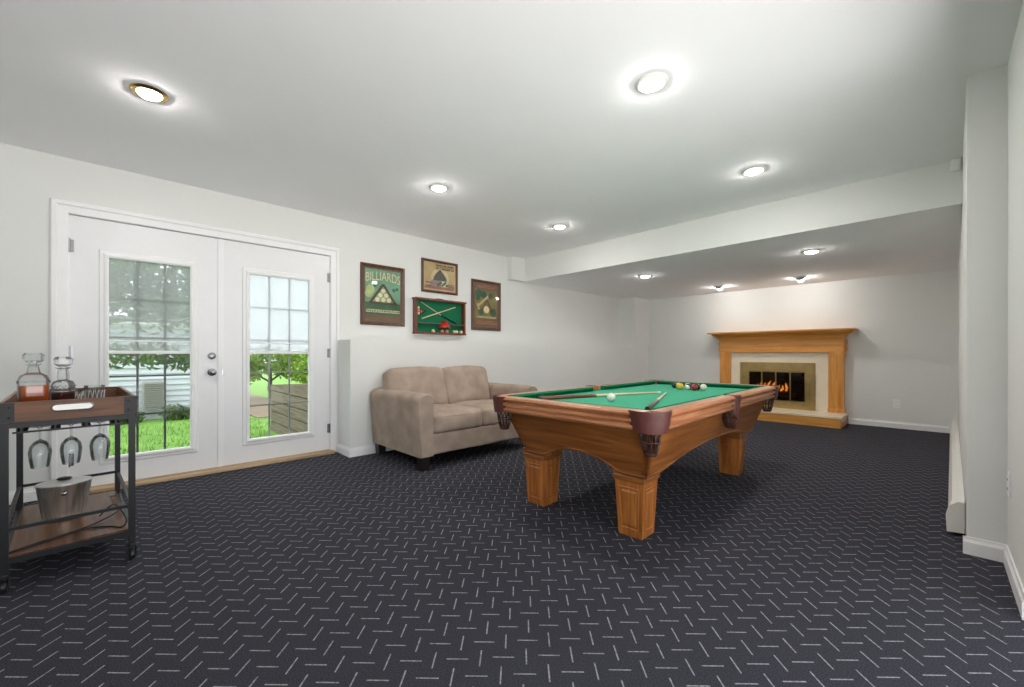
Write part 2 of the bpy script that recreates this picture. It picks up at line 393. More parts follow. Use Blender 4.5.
def eyeball(x, y, label):
    t = thing('eyeball_light', label, 'ceiling light', (x, y, ZS), 0, 'eyeball lights over the fireplace')
    prof = [(.055, 0), (.055, -.008), (.065, -.012), (.08, -.009), (.086, 0)]
    m = MB(); m.loft([[(r*math.cos(2*PI*k/30), r*math.sin(2*PI*k/30), zz) for k in range(30)] for r, zz in prof], cap=False); m.build('trim_ring', WHITER, t, smooth=60)
    m = MB(); rings = []
    for i in range(9):
        a = PI/2*i/8; rings.append([(.055*math.cos(a)*math.cos(2*PI*k/24), .055*math.cos(a)*math.sin(2*PI*k/24), -.052*math.sin(a)) for k in range(24)])
    m.loft(rings, cap=False); m.build('dome', DOMEM, t, smooth=80)
    T = Matrix.Translation((0, .036, -.037))@Matrix.Rotation(math.radians(-135), 4, 'X')
    m = MB(); m.lathe([(.034, 0), (.034, .006), (.026, .010), (0, .012)], 20, M=T); m.build('bulb', BULBE, t, smooth=50)
    return t
eyeball(-2.41, 6.95, 'grey eyeball downlight nearer the white corner column')
eyeball(-1.33, 6.96, 'grey eyeball downlight nearer the heater wall')

# ------------------------------------------------------------------ pool table
TC = (-1.522, 2.995, 0); TR = math.radians(1.2)
T = thing('pool_table', 'wooden pool table with green cloth and leather pockets on carpet', 'pool table', TC, TR)
HX, HY, ZT, ZB = .598, 1.185, .74, .706
m = MB(); m.box(-HX+.07, HX-.07, -HY+.07, HY-.07, ZB-.03, ZB); m.build('cloth_bed', FELT, T)
PC, PSD = .105, .062        # corner / side pocket clearances
RP = [(.0, .728), (.006, .738), (.016, .7405), (.082, .7405), (.082, .640), (.03, .640), (.020, .646), (.010, .655), (.008, .664), (.024, .673), (.024, .678), (.006, .686), (.004, .702), (.026, .709), (.026, .714), (.002, .721)]
CP = [(.080, .7405), (.098, .741), (.118, .738), (.124, .733), (.116, .722), (.098, ZB), (.080, ZB)]
def frame_pt(side, s, a, z):      # s = distance in from the edge, a = along
    if side == 'W': return (-HX+s, a, z)
    if side == 'E': return (HX-s, a, z)
    if side == 'S': return (a, -HY+s, z)
    return (a, HY-s, z)
PEARL = plain('pearl', (226, 216, 196), .3)
segs = [('S', -HX+PC, HX-PC), ('N', -HX+PC, HX-PC)]
for sd in 'WE': segs += [(sd, -HY+PC, -PSD), (sd, PSD, HY-PC)]
for sd, a0, a1 in segs:
    mat = RAILX if sd in 'SN' else RAILY
    m = MB(); m.loft([[frame_pt(sd, s, a, z) for s, z in RP] for a in (a0-.03, a1+.03)]); r = m.build('rail', mat, T)
    m = MB(); e = .035
    m.loft([[frame_pt(sd, s, a0+(s-.08)*.9, z) for s, z in CP], [frame_pt(sd, s, a1-(s-.08)*.9, z) for s, z in CP]])
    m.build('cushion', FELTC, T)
    # inlaid sights
    for k in range(1, 4):
        a = a0+(a1-a0)*k/4; c = Vector(frame_pt(sd, .05, a, .7407)); m = MB()
        m.prism([c+Vector((.008, 0, 0)), c+Vector((0, .008, 0)), c+Vector((-.008, 0, 0)), c+Vector((0, -.008, 0))], (0, 0, .0006)); m.build('sight', PEARL, r)
# cabinet: four slanted arched panels closed into one body
def cab_ring(z): 
    k = (z-.36)/(.640-.36); ix = .165-(.165-.075)*k; iy = .205-(.205-.09)*k
    return HX-ix, HY-iy
def apron(sd, mat):
    m = MB(); n = 24; top = []; bot = []
    for i in range(n+1):
        u = -1+2*i/n; 
        flat = .62 if sd in 'SN' else .80
        rise = 0 if abs(u) > flat else .085*(math.cos(u/flat*PI/2))**.8
        for lst, z in ((top, .640), (bot, .352+rise)):
            hx, hy = cab_ring(z)
            lst.append({'S': (u*hx, -hy, z), 'N': (-u*hx, hy, z), 'E': (hx, u*hy, z), 'W': (-hx, -u*hy, z)}[sd])
    inn = {'S': (0, .03, 0), 'N': (0, -.03, 0), 'E': (-.03, 0, 0), 'W': (.03, 0, 0)}[sd]
    inn = Vector(inn)
    ring = [[Vector(t) for t in top], [Vector(b_) for b_ in bot], [Vector(b_)+inn for b_ in bot], [Vector(t)+inn for t in top]]
    m.loft([[ring[j][i] for j in range(4)] for i in range(n+1)])
    a = m.build('apron_panel', mat, T, smooth=30)
    # bead following the arch
    m = MB(); out = -inn.normalized()*.004
    m.tube([Vector(b_)+Vector((0, 0, .012))+out*.6 for b_ in bot], .006, 6); m.build('bead', mat, a, smooth=50)
for sd, mat in (('S', OAKX), ('N', OAKX), ('E', OAKY), ('W', OAKY)): apron(sd, mat)
for sx in (-1, 1):
    for sy in (-1, 1):
        cx_, cy_ = sx*.351-.034, sy*.838-.030
        m = MB()
        def sqr(h, z, c=(cx_, cy_)): return [(c[0]-h, c[1]-h, z), (c[0]+h, c[1]-h, z), (c[0]+h, c[1]+h, z), (c[0]-h, c[1]+h, z)]
        m.loft([sqr(.070, 0), sqr(.072, .012), sqr(.086, .300), sqr(.086, .312)])
        lg = m.build('leg', OAKZ, T)
        m = MB(); m.loft([sqr(.088, .310), sqr(.095, .318), sqr(.097, .335), sqr(.092, .345), sqr(.098, .352), sqr(.098, .372)]); m.build('capital', OAKX, lg)
        # raised panel with an inner frame on each face
        m = MB()
        for ax in range(4):
            ang = ax*PI/2; Rm = Matrix.Translation((cx_, cy_, 0))@Matrix.Rotation(ang, 4, 'Z')
            def face(u, z, o_=0):     # u in -1..1, on the -y face
                h = .072+(.086-.072)*(z-.012)/.288
                return Vector((u*h, -(h+o_), z))
            fr = [(-.66, .045), (.66, .045), (.70, .275), (-.70, .275)]
            for (u0, z0), (u1, z1) in zip(fr, fr[1:]+fr[:1]):
                m.tube([face(u0, z0, .001), face(u1, z1, .001)], .0045, 6, M=Rm)
            m.loft([[face(-.52, .06, .0), face(.52, .06, .0), face(.56, .26, .0), face(-.56, .26, .0)], [face(-.46, .068, .005), face(.46, .068, .005), face(.5, .252, .005), face(-.5, .252, .005)]], M=Rm)
        m.build('leg_panel', OAKZ, lg)
# pockets
def pocket(px, py, ang, corner, ln=None):
    """leather shield + net basket; local +x points outwards"""
    M0 = Matrix.Translation((px, py, 0))@Matrix.Rotation(ang, 4, 'Z')
    m = MB(); n = 14
    if corner: Rr, half, depth, ox = .108, math.radians(78), .110, -.092
    else: Rr, half, depth, ox = .070, math.radians(66), .150, -.054
    out, inn = [], []
    zs = [0, .012, .05, .085, 1.]
    rows_o = []; rows_i = []
    for j in range(7):
        f = j/6.
        ro, ri = [], []
        for i in range(n+1):
            t = -half+2*half*i/n
            low = depth*(1-(.16 if corner else .42)*(abs(t)/half)**2.2)
            z = .7425-low*f
            r = Rr+(.004 if j in (0, 1) else 0)-(.012*f*f)
            ro.append((ox+r*math.cos(t), r*math.sin(t)*(1.0 if corner else .95), z)); ri.append((ox+(r-.011)*math.cos(t), (r-.011)*math.sin(t), z))
        rows_o.append(ro); rows_i.append(ri)
    b = [rows_o[j]+rows_i[j][::-1] for j in range(7)]
    m.loft(b, M=M0); sh = m.build('pocket_shield', LEATHER, T, smooth=50)
    # dark throat
    m = MB(); m.lathe([(.054, 0), (.054, .0305), (.046, .0308), (0, .0308)][::1], 20, c=(ox+.0, 0, ZB-.029), M=M0); m.build('pocket_throat', BLACKP, sh, smooth=40)
    # basket of leather straps
    m = MB(); k = 12; zt, zb = .650, .525
    if corner: cx0 = ox+.028
    else: cx0 = ox+.006
    for i in range(k):
        t0 = 2*PI*i/k
        for tw in (-.45, .45):
            pts = []
            for q in range(6):
                f = q/5.; rr = .052-.022*f**1.5
                pts.append((cx0+rr*math.cos(t0+tw*f), rr*math.sin(t0+tw*f), zt-(zt-zb)*f))
            m.tube(pts, .0034, 5, M=M0)
    for zz, rr in ((.648, .052), (.585, .046), (.527, .031)):
        m.tube([(cx0+rr*math.cos(2*PI*q/18), rr*math.sin(2*PI*q/18), zz) for q in range(19)], .0045, 6, M=M0)
    m.lathe([(.030, 0), (.033, .006), (.030, .012), (0, .013)], 14, c=(cx0, 0, .516), M=M0)
    m.build('net_basket', NETL, sh, smooth=50)
for sx, sy in ((1, -1), (-1, -1), (1, 1), (-1, 1)):
    pocket(sx*(HX-.035), sy*(HY-.035), math.atan2(sy, sx), True)
for sx in (1, -1): pocket(sx*HX, 0, 0 if sx > 0 else PI, False)
def tw(x, y, z=0):   # table local -> world
    c, s_ = math.cos(TR), math.sin(TR); return (TC[0]+x*c-y*s_, TC[1]+x*s_+y*c, z)

# cues
CUEW = wood('cue_maple', (206, 178, 138), (232, 208, 172), 'X', rough=.3); CUEB = wood('cue_butt_brown', (96, 46, 30), (134, 70, 46), 'X', rough=.3); CUEG = plain('cue_butt_grey', (92, 78, 72), .3)
def cue(p0, p1, label, butt):
    d = Vector(p1)-Vector(p0); L = d.length
    t = thing('pool_cue', label, 'cue', p0, math.atan2(d.y, d.x), 'pool cues lying on the table')
    t.rotation_euler.y = -math.atan2(d.z, math.hypot(d.x, d.y))
    a = Vector((0, 0, 0))
    m = MB(); m.tube([(0, 0, 0), (.004, 0, 0), (L*.42, 0, 0)], [.012, .0145, .0105], 12); b_ = m.build('butt', butt, t, smooth=50)
    m = MB(); m.tube([(-.004, 0, 0), (.02, 0, 0)], .0148, 12); m.build('bumper', BLACKP, b_, smooth=50)
    m = MB(); m.tube([(L*.42, 0, 0), (L*.43, 0, 0)], .0108, 12); m.build('joint_collar', BRASS, t, smooth=50)
    m = MB(); m.tube([(L*.43, 0, 0), (L-.03, 0, 0)], [.0104, .0064], 12); m.build('shaft', CUEW, t, smooth=50)
    m = MB(); m.tube([(L-.03, 0, 0), (L-.008, 0, 0)], .0066, 12); m.tube([(L-.008, 0, 0), (L, 0, 0)], .006, 12); m.build('ferrule', TRIM, t, smooth=50)
cue((-1.865, 2.045, ZB+.0155), (-1.535, 3.14, ZB+.007), 'pool cue with brown butt lying behind the white cue ball', CUEB)
cue((-1.085, 2.07, ZB+.0155), (-1.475, 3.11, ZB+.007), 'pool cue with grey butt lying by the near corner pocket', CUEG)

# balls
def ball(x, y, col, label, name='billiard_ball', stripe=False, grp='coloured balls at the far end of the table'):
    m_ = plain('ball_'+label.split()[1]+str(round(x*1000)), col, .08, var=.0, coat=.5)
    m = MB(); m.sphere((0, 0, 0), .0286)
    o = m.build(name, m_, loc=(x, y, ZB+.0286), smooth=80)
    tag(o, label, 'ball', grp)
    if stripe:
        o.data.materials.append(plain('ball_white'+str(round(x*1000)), (238, 232, 214), .08, var=0, coat=.5))
        for p in o.data.polygons:
            if abs(p.center.z) > .016: p.material_index = 1
        o.rotation_euler = (random.random()*3, random.random()*3, 0)
ball(-1.495, 2.36, (240, 236, 222), 'plain white cue ball alone between the two cues', 'cue_ball', grp=None)
ball(-1.575, 3.60, (232, 190, 60), 'bright yellow ball at the front of the ball cluster')
ball(-1.437, 3.565, (150, 40, 40), 'solid maroon ball at the front of the ball cluster')
ball(-1.385, 3.625, (232, 230, 214), 'plain white ball beside the maroon ball in the cluster', stripe=False)
ball(-1.612, 3.66, (214, 196, 120), 'pale yellow ball touching the bright yellow ball from behind', stripe=False)
ball(-1.535, 3.665, (210, 70, 40), 'orange red striped ball behind the yellow and maroon balls', stripe=True)
ball(-1.503, 3.60, (28, 50, 90), 'dark blue striped ball between yellow and maroon balls', stripe=True)
ball(-1.44, 3.635, (24, 24, 26), 'black ball mostly hidden behind the maroon ball')
ball(-1.665, 3.685, (30, 70, 50), 'dark green ball half hidden behind the pale yellow ball')

# ------------------------------------------------------------------ loveseat
SO = thing('loveseat', 'taupe microfibre two seat sofa with dark block legs against the ledge', 'sofa', (-3.53, 2.605, 0))
ox, oy = -3.53, 2.605
SY0, SY1 = 1.862-oy, 3.352-oy; SX0, SX1 = -3.995-ox, -3.065-ox
m = MB(); m.cushion(SX0+.02, SX1-.012, SY0+.06, SY1-.06, .125, .315, rad=.02, puff=.0, n=10); m.build('base', SUEDE, SO, smooth=60)
for sgn in (-1, 1):
    y_out = SY0 if sgn < 0 else SY1
    m = MB(); rings = []; nx = 16
    prof = [(.018, .12), (.150, .12), (.146, .30), (.148, .50), (.152, .60), (.148, .645), (.120, .668), (.070, .674), (.022, .664), (-.012, .638), (-.018, .60), (-.008, .42), (.008, .25)]
    for i in range(nx+1):
        f = i/nx; x = SX0+(SX1-SX0)*f
        k = .012*math.sin(f*PI)
        sc = 1.0
        ring = []
        for p, z in prof:
            if i in (0, nx): p2 = .072+(p-.072)*.86; z2 = .12+(z-.12)*.975+.004
            elif i in (1, nx-1): p2 = p; z2 = z
            else: p2 = p; z2 = z
            xx = x
            if i == 1: xx = SX0+.02
            if i == nx-1: xx = SX1-.02
            ring.append((xx, y_out-sgn*p2, z2))
        rings.append(ring)
    m.loft(rings); m.build('arm', SUEDE, SO, smooth=55)
m = MB(); m.cushion(SX0, SX0+.22, SY0+.12, SY1-.12, .13, .72, rad=.06, puff=.01, n=10); m.build('back_frame', SUEDE, SO, smooth=70)
mid = 2.585-oy
PIPE = SUEDE
for k, (a, b_) in enumerate(((SY0+.150, mid-.002), (mid+.002, SY1-.150))):
    m = MB(); m.cushion(SX0+.2, SX1-.004, a, b_, .300, .485, rad=.045, puff=.022, seed=k+1); c = m.build('seat_cushion', SUEDE, SO, smooth=75)
    m = MB(); zz = .470
    m.tube([(SX0+.5, a+.006, zz+.004), (SX1-.06, a+.006, zz), (SX1-.012, a+.03, zz-.012), (SX1+.004, (a+b_)/2, zz-.012), (SX1-.012, b_-.03, zz-.012), (SX1-.06, b_-.006, zz), (SX0+.5, b_-.006, zz+.004)], .006, 8)
    m.build('piping', SUEDE, c, smooth=60)
    tilt = Matrix.Translation((SX0+.27, 0, .44))@Matrix.Rotation(math.radians(-14), 4, 'Y')
    m = MB(); m.cushion(-.10, .10, a-.085 if k == 0 else a, b_ if k == 0 else b_-.012, 0, .432, rad=.055, puff=.022, seed=k+5, M=tilt); m.build('back_cushion', SUEDE, SO, smooth=75)
for x in (SX0+.06, SX1-.065):
    for y in (SY0+.075, SY1-.075):
        m = MB(); m.loft([[(x-h, y-h, z), (x+h, y-h, z), (x+h, y+h, z), (x-h, y+h, z)] for h, z in ((.034, 0), (.042, .128))]); m.build('leg', DARKLEG, SO)

# ------------------------------------------------------------------ framed prints
LETC = plain('cream_lettering', (222, 206, 160), .7, var=.04); LETD = plain('dark_lettering', (74, 58, 40), .7, var=.04); LETR = plain('rust_lettering', (176, 112, 78), .7, var=.04)
PG = plain('poster_green', (112, 158, 130), .7, var=.22, scale=7); PGD = plain('poster_dark_green', (52, 96, 66), .7, var=.2, scale=9); PBR = plain('poster_brown', (112, 88, 64), .7, var=.12, scale=9)
PTAN = plain('poster_tan', (188, 164, 116), .7, var=.14, scale=8); POLIVE = plain('poster_olive', (128, 116, 72), .7, var=.25, scale=7)
REDB = plain('poster_red', (160, 60, 44), .6, var=.1); SPADEM = plain('poster_slate', (78, 78, 76), .7, var=.1); CREAMB = plain('poster_ivory', (226, 216, 170), .6, var=.06); PWOOD = plain('poster_rack', (92, 56, 40), .7, var=.1)
def P3(y, z, d=0): return (d, y, z)
class Flat:                        # flat printed shapes on a picture, local y right, z up, x towards the room
    def __init__(s): s.m = MB()
    def poly(s, pts, d, t=.0005): s.m.prism([(d, y, z) for y, z in pts], (t, 0, 0)); return s
    def disc(s, y, z, r, d, n=20, t=.0005): return s.poly([(y+r*math.cos(2*PI*k/n), z+r*math.sin(2*PI*k/n)) for k in range(n)], d, t)
    def rect(s, y0, y1, z0, z1, d, t=.0005): return s.poly([(y0, z0), (y1, z0), (y1, z1), (y0, z1)], d, t)
    def line(s, a, b, w, d):
        v = Vector((b[0]-a[0], b[1]-a[1])); n = Vector((-v.y, v.x)).normalized()*w/2
        return s.poly([(a[0]+n.x, a[1]+n.y), (a[0]-n.x, a[1]-n.y), (b[0]-n.x, b[1]-n.y), (b[0]+n.x, b[1]+n.y)], d)
    def build(s, name, mat, par): return s.m.build(name, mat, par)
def letters_strokes(f, y0, y1, z, h, d, n):     # unreadable small lettering: blocky strokes
    w = (y1-y0)/n; rnd = random.Random(int(z*1000)+n)
    for i in range(n):
        a = y0+w*i+w*.02; b_ = y0+w*(i+1)-w*.02
        f.rect(a, a+w*.2, z-h/2, z+h/2, d)
        k = rnd.randint(0, 3)
        if k != 0: f.rect(a, b_, z+h/2-h*.2, z+h/2, d+.00015)
        if k != 1: f.rect(a, b_, z-h/2, z-h/2+h*.2, d+.00015)
        if k != 2: f.rect(b_-w*.2, b_, z-h/2, z+h/2, d)
def picture(label, y0, y1, z0, z1, fw, mat_bg, tiltx=.0):
    t = thing('framed_print', label, 'picture', (XL+.002, (y0+y1)/2, (z0+z1)/2), 0, 'framed game room prints')
    hw, hh = (y1-y0)/2, (z1-z0)/2
    prof = [(0, 0), (0, .018), (fw*.3, .024), (fw*.8, .018), (fw, .014), (fw, 0)]
    m = MB()
    cor = [(-hw, -hh), (hw, -hh), (hw, hh), (-hw, hh)]
    rings = []
    for (y, z) in cor: rings.append([(h, y-math.copysign(i, y), z-math.copysign(i, z)) for i, h in prof])
    rings.append(rings[0])
    m.loft(rings, cap=False); m.build('frame', FRAMEW, t)
    m = MB(); m.box(.001, .006, -hw+fw*.6, hw-fw*.6, -hh+fw*.6, hh-fw*.6); m.build('print', mat_bg, t)
    m = MB(); m.box(.0115, .0125, -hw+fw*.8, hw-fw*.8, -hh+fw*.8, hh-fw*.8); m.build('glass_sheet', GLASSF, t, rotz=math.radians(tiltx), loc=(.002 if tiltx else 0, 0, 0))
    return t, hw-fw, hh-fw
RT = Matrix(((0, 0, 1, 0), (1, 0, 0, 0), (0, 1, 0, 0), (0, 0, 0, 1)))    # text plane -> y/z plane facing +x
# green billiards poster
t, w, h = picture('framed green poster lettered BILLIARDS above a triangle of balls', 1.909, 2.441, 1.344, 2.025, .035, PBR, tiltx=-.9)
Flat().rect(-w+.02, w-.02, -h+.085, h-.02, .006).build('poster_ground', PG, t)
Flat().rect(-w+.02, w-.02, -h+.085, -h+.22, .0066).build('poster_table', PGD, t)
text_mesh('BILLIARDS', 'title_lettering', LETC, t, Matrix.Translation((.0072, 0, h-.095))@RT@Matrix.Diagonal((.80, 1.2, 1, 1)), .118, bold=.0, arc=.35)
f = Flat()
for a, b_ in (((-.15, -.085), (0, .125)), ((0, .125), (.15, -.085)), ((-.17, -.09), (.17, -.09))): f.line(a, b_, .026, .0072)
f.build('rack_emblem', PWOOD, t)
for (y, z) in ((-.07, -.05), (.0, -.05), (.07, -.05), (-.035, .0), (.035, .0), (0, .05)): Flat().disc(y, z, .026, .0070).build('printed_ball', CREAMB, t)

f = Flat(); f.disc(-.15, .06, .05, .0070); f.disc(-.17, .01, .045, .0072); f.build('printed_glow', plain('poster_pale', (176, 190, 130), .7, var=.2, scale=20), t)
for k, (y, z, r) in enumerate(((.13, .07, .022), (.17, .085, .02), (-.1, .1, .018))): Flat().disc(y, z, r, .0070+k*.0002).build('printed_leaf', PGD, t)
f = Flat(); letters_strokes(f, -w+.03, w-.03, -h+.125, .032, .0074, 20); f.build('small_lettering', LETC, t)
# tan print with a dark spade
t, w, h = picture('framed tan print with a dark pointed emblem, hung above the shadow box', 2.671, 3.212, 1.786, 2.197, .03, PTAN)
f = Flat(); f.poly([(-.105, -.045), (-.09, .0), (-.05, .05), (-.015, .08), (0, .10), (.015, .08), (.05, .05), (.09, .0), (.105, -.045)], .0066); f.build('spade_emblem', SPADEM, t)
f = Flat(); f.disc(0, -.02, .135, .006); f.build('emblem_ground', plain('poster_sand', (204, 190, 148), .7, var=.1, scale=12), t)
f = Flat(); f.rect(-.13, .02, -.12, -.045, .0064); f.build('emblem_base', plain('poster_mauve', (140, 124, 116), .7, var=.15, scale=30), t)
f = Flat()
for k in range(7): f.disc(-.03+k*.022, -.10+(k % 3)*.016, .016, .0068+k*.0001)
f.build('printed_foliage', PGD, t)
for args in ((-.06, w-.03, .125, .06, .0066, 9), (-w+.03, -.12, -.10, .055, .0066, 4), (.11, w-.02, -.10, .035, .0066, 5)):
    f = Flat(); letters_strokes(f, *args); f.build('small_lettering', LETD, t)
f = Flat(); f.rect(-w+.01, w-.03, -h+.02, -h+.055, .0062); f.build('banner', plain('poster_rose', (150, 98, 88), .7, var=.12, scale=20), t)
# olive print with one ball
t, w, h = picture('framed olive and brown print with one pale ball and a cue', 3.445, 3.975, 1.348, 2.040, .035, PBR)
Flat().rect(-w+.03, w-.03, -h+.13, h-.09, .006).build('poster_ground', POLIVE, t)
f = Flat(); f.disc(.0, -.055, .05, .0072); f.build('printed_ball', CREAMB, t)
f = Flat(); f.line((-.16, -.02), (.03, .13), .03, .0068); f.line((-.16, .02), (-.13, -.06), .03, .0069); f.build('printed_cue', plain('poster_straw', (196, 184, 124), .7, var=.1), t)
f = Flat(); f.line((-.11, -.10), (.01, .08), .02, .007); f.line((.11, -.10), (.01, .08), .02, .007); f.build('rack_emblem', PWOOD, t)
for (y, z, r) in ((-.14, .16, .06), (-.15, .10, .04), (-.1, -.09, .045), (.12, -.09, .06), (-.05, .15, .05), (.08, .14, .04)): Flat().disc(y, z, r, .0064+r*.002).build('printed_leaf', PGD, t)
for args in ((-w+.07, w-.05, h-.05, .04, .0066, 9), (-w+.05, w-.04, -h+.075, .045, .0066, 13)):
    f = Flat(); letters_strokes(f, *args); f.build('rust_lettering', LETR, t)
f = Flat(); letters_strokes(f, -w+.07, w-.05, -h+.15, .022, .0074, 15); f.build('small_lettering', LETC, t)

# shadow-box display
t = thing('display_case', 'shallow wooden shadow box lined in green with crossed miniature cues', 'display case', (XL+.001, 2.926, 1.482))
hw, hh, dp = .370, .212, .075
CG = plain('case_green', (8, 108, 72), .9, var=.06, scale=20)
m = MB(); m.box(0, .008, -hw, hw, -hh, hh); m.build('back_panel', CG, t)
m = MB()
m.box(0, dp, -hw, -hw+.022, -hh, hh, bevel=.003); m.box(0, dp, hw-.022, hw, -hh, hh, bevel=.003)
m.box(0, dp+.006, -hw-.012, hw+.012, hh-.018, hh+.006, bevel=.003); m.box(0, dp+.006, -hw-.006, hw+.006, -hh-.006, -hh+.018, bevel=.003)
m.build('frame', FRAMER, t)
m = MB(); m.box(.008, dp-.006, -hw+.022, hw-.022, -.095, -.078, bevel=.002); m.build('shelf', plain('grey_green_shelf', (74, 84, 76), .6), t)
m = MB(); m.box(.0, .03, -.05, .05, hh+.004, hh+.022, bevel=.004); m.tube([(.02, -.09, hh+.008), (.02, 0, hh+.02), (.02, .09, hh+.008)], .006, 8); m.build('crest', plain('crest_green', (48, 70, 52), .6), t)
for (a, b_, r0, r1, mt) in (((.018, -.27, .175), (.018, .02, .03), .004, .006, CUEW), ((.018, .02, .03), (.018, .27, -.07), .007, .010, BLACKP)):
    m = MB(); m.tube([a, b_], [r0, r1], 8); m.build('miniature_cue', mt, t, smooth=50)
m = MB(); m.tube([(.026, -.26, -.03), (.026, .24, .145)], [.0085, .006], 8); m.build('miniature_cue', CUEW, t, smooth=50)
m = MB()
for p, q in (((-.33, .13), (-.33, .0)), ((-.33, .13), (-.20, .065)), ((-.33, .0), (-.20, .065))): m.tube([(.014, p[0], p[1]), (.014, q[0], q[1])], .006, 6)
m.build('miniature_rack', BLACKP, t)
MBALL = [(236, 226, 200), (190, 90, 70), (206, 170, 120), (120, 80, 80)]
for k, (y, z) in enumerate(((-.305, .10), (-.305, .065), (-.305, .03), (-.272, .082), (-.272, .048), (-.24, .065))):
    m = MB(); m.sphere((.022, y, z), .0165, seg=14); m.build('miniature_ball', plain('mini_a%d' % k, MBALL[(k*2+k//3) % 4] if k else (236, 226, 200), .3), t, smooth=80)
IV = plain('ivory', (236, 224, 190), .3)
for k, y in enumerate((-.11, .21, .25, .32)):
    m = MB(); m.sphere((.04, y, -.178), .0225, seg=14); m.build('miniature_ball', IV, t, smooth=80)
RG = plain('red_stained_glass', (176, 36, 24), .3, var=.15, scale=40)
m = MB(); m.lathe([(.012, .06), (.03, .055), (.06, .02), (.08, -.025), (.078, -.03), (.055, .012), (.02, .045), (.0, .05)], 20, c=(.05, .05, -.105)); l = m.build('miniature_lamp_shade', RG, t, smooth=50)
for y in (.015, .085):
    m = MB(); m.sphere((.055, y, -.176), .022, seg=14); m.build('miniature_ball', plain('mini_pink%d' % int(y*1000), (240, 150, 130), .3), t, smooth=80)

# ------------------------------------------------------------------ fireplace
FX = -1.775
F = thing('fireplace', 'honey wood mantel fireplace with cream marble and brass doors on the back wall', 'fireplace', (FX, YB, 0))
def lx(x): return x-FX
HZ = .158
m = MB(); m.box(lx(-2.66), lx(-.895), -.615, -.001, 0, HZ-.028, bevel=.003); m.build('hearth_base', MANX, F)
m = MB(); m.box(lx(-2.67), lx(-.885), -.628, -.001, HZ-.028, HZ, bevel=.004); m.build('hearth_slab', MARBLE, F)
yo = -.135
for a, b_ in ((-2.62, -2.447), (-1.104, -.925)):
    m = MB(); m.box(lx(a), lx(b_), yo, -.001, HZ, 1.06); m.box(lx(a)+.03, lx(b_)-.03, yo-.006, yo, HZ+.09, 1.01, bevel=.002); m.box(lx(a)-.008, lx(b_)+.008, yo-.010, -.001, HZ, HZ+.055, bevel=.004)
    m.build('pilaster', MANZ, F)
m = MB(); m.box(lx(-2.62), lx(-.925), yo, -.001, 1.06, 1.25); m.box(lx(-2.62)-.004, lx(-.925)+.004, yo-.010, -.001, 1.150, 1.163, bevel=.003); m.box(lx(-2.447), lx(-1.104), yo-.012, yo+.01, 1.045, 1.062, bevel=.004)
m.build('frieze', MANX, F)
cp = [(0, 1.235), (.006, 1.245), (.012, 1.262), (.026, 1.285), (.052, 1.312), (.085, 1.334), (.098, 1.342), (.104, 1.366)]
m = MB(); x0, x1 = lx(-2.62), lx(-.925)
rings = []
for o_, z in cp: rings.append([(x0-o_, -.001, z), (x0-o_, yo-o_, z), (x1+o_, yo-o_, z), (x1+o_, -.001, z)])
m.loft(rings); m.build('crown_moulding', MANX, F, smooth=50)
m = MB(); m.box(lx(-2.785), lx(-.775), yo-.135, -.001, 1.366, 1.392, bevel=.006); m.build('mantel_shelf', MANX, F)
for sx in (-1, 1):                                         # scalloped side brackets
    xs = x0 if sx < 0 else x1
    pr = [(0, 1.24), (.03, 1.235), (.036, 1.19), (.026, 1.15), (.034, 1.11), (.030, 1.07), (.016, 1.035), (.022, 1.01), (.018, .98), (0, .95)]
    m = MB(); m.prism([(xs+sx*a, -.03, z) for a, z in pr], (0, -.055, 0)); m.build('side_bracket', MANZ, F)
m = MB(); ya = -.10
m.box(lx(-2.447), lx(-2.30), ya, -.001, HZ, 1.06); m.box(lx(-1.262), lx(-1.104), ya, -.001, HZ, 1.06); m.box(lx(-2.30), lx(-1.262), ya, -.001, .885, 1.06)
m.build('marble_surround', MARBLE, F)
BX0, BX1, BZ0, BZ1 = lx(-2.30), lx(-1.262), HZ, .885
DX0, DX1, DZ0, DZ1 = lx(-2.171), lx(-1.387), .275, .752
m = MB(); yb = -.112
m.box(BX0, DX0, yb, -.06, BZ0, BZ1); m.box(DX1, BX1, yb, -.06, BZ0, BZ1); m.box(DX0, DX1, yb, -.06, DZ1, BZ1); m.box(DX0, DX1, yb, -.06, BZ0, DZ0)
for q, o_ in ((.006, 0), (.004, .05)):
    m.box(BX0+o_, BX0+o_+.012, yb-q, yb, BZ0, BZ1-o_); m.box(BX1-o_-.012, BX1-o_, yb-q, yb, BZ0, BZ1-o_); m.box(BX0+o_, BX1-o_, yb-q, yb, BZ1-o_-.012, BZ1-o_)
m.build('brass_surround', BRASSD, F)
FB = plain('firebox_brick', (44, 36, 32), .9, var=.3, scale=14, bump=.3, bscale=40)
m = MB()
m.box(DX0-.06, DX1+.06, -.012, -.002, BZ0, BZ1-.01); m.box(DX0-.06, DX0-.05, -.06, -.012, BZ0, BZ1-.01); m.box(DX1+.05, DX1+.06, -.06, -.012, BZ0, BZ1-.01)
m.box(DX0-.05, DX1+.05, -.06, -.012, DZ0-.05, DZ0-.01)
m.build('firebox', FB, F)
DG = thin_glass('fire_glass', (206, 198, 188), .8)
n = 4; dw = (DX1-DX0)/n
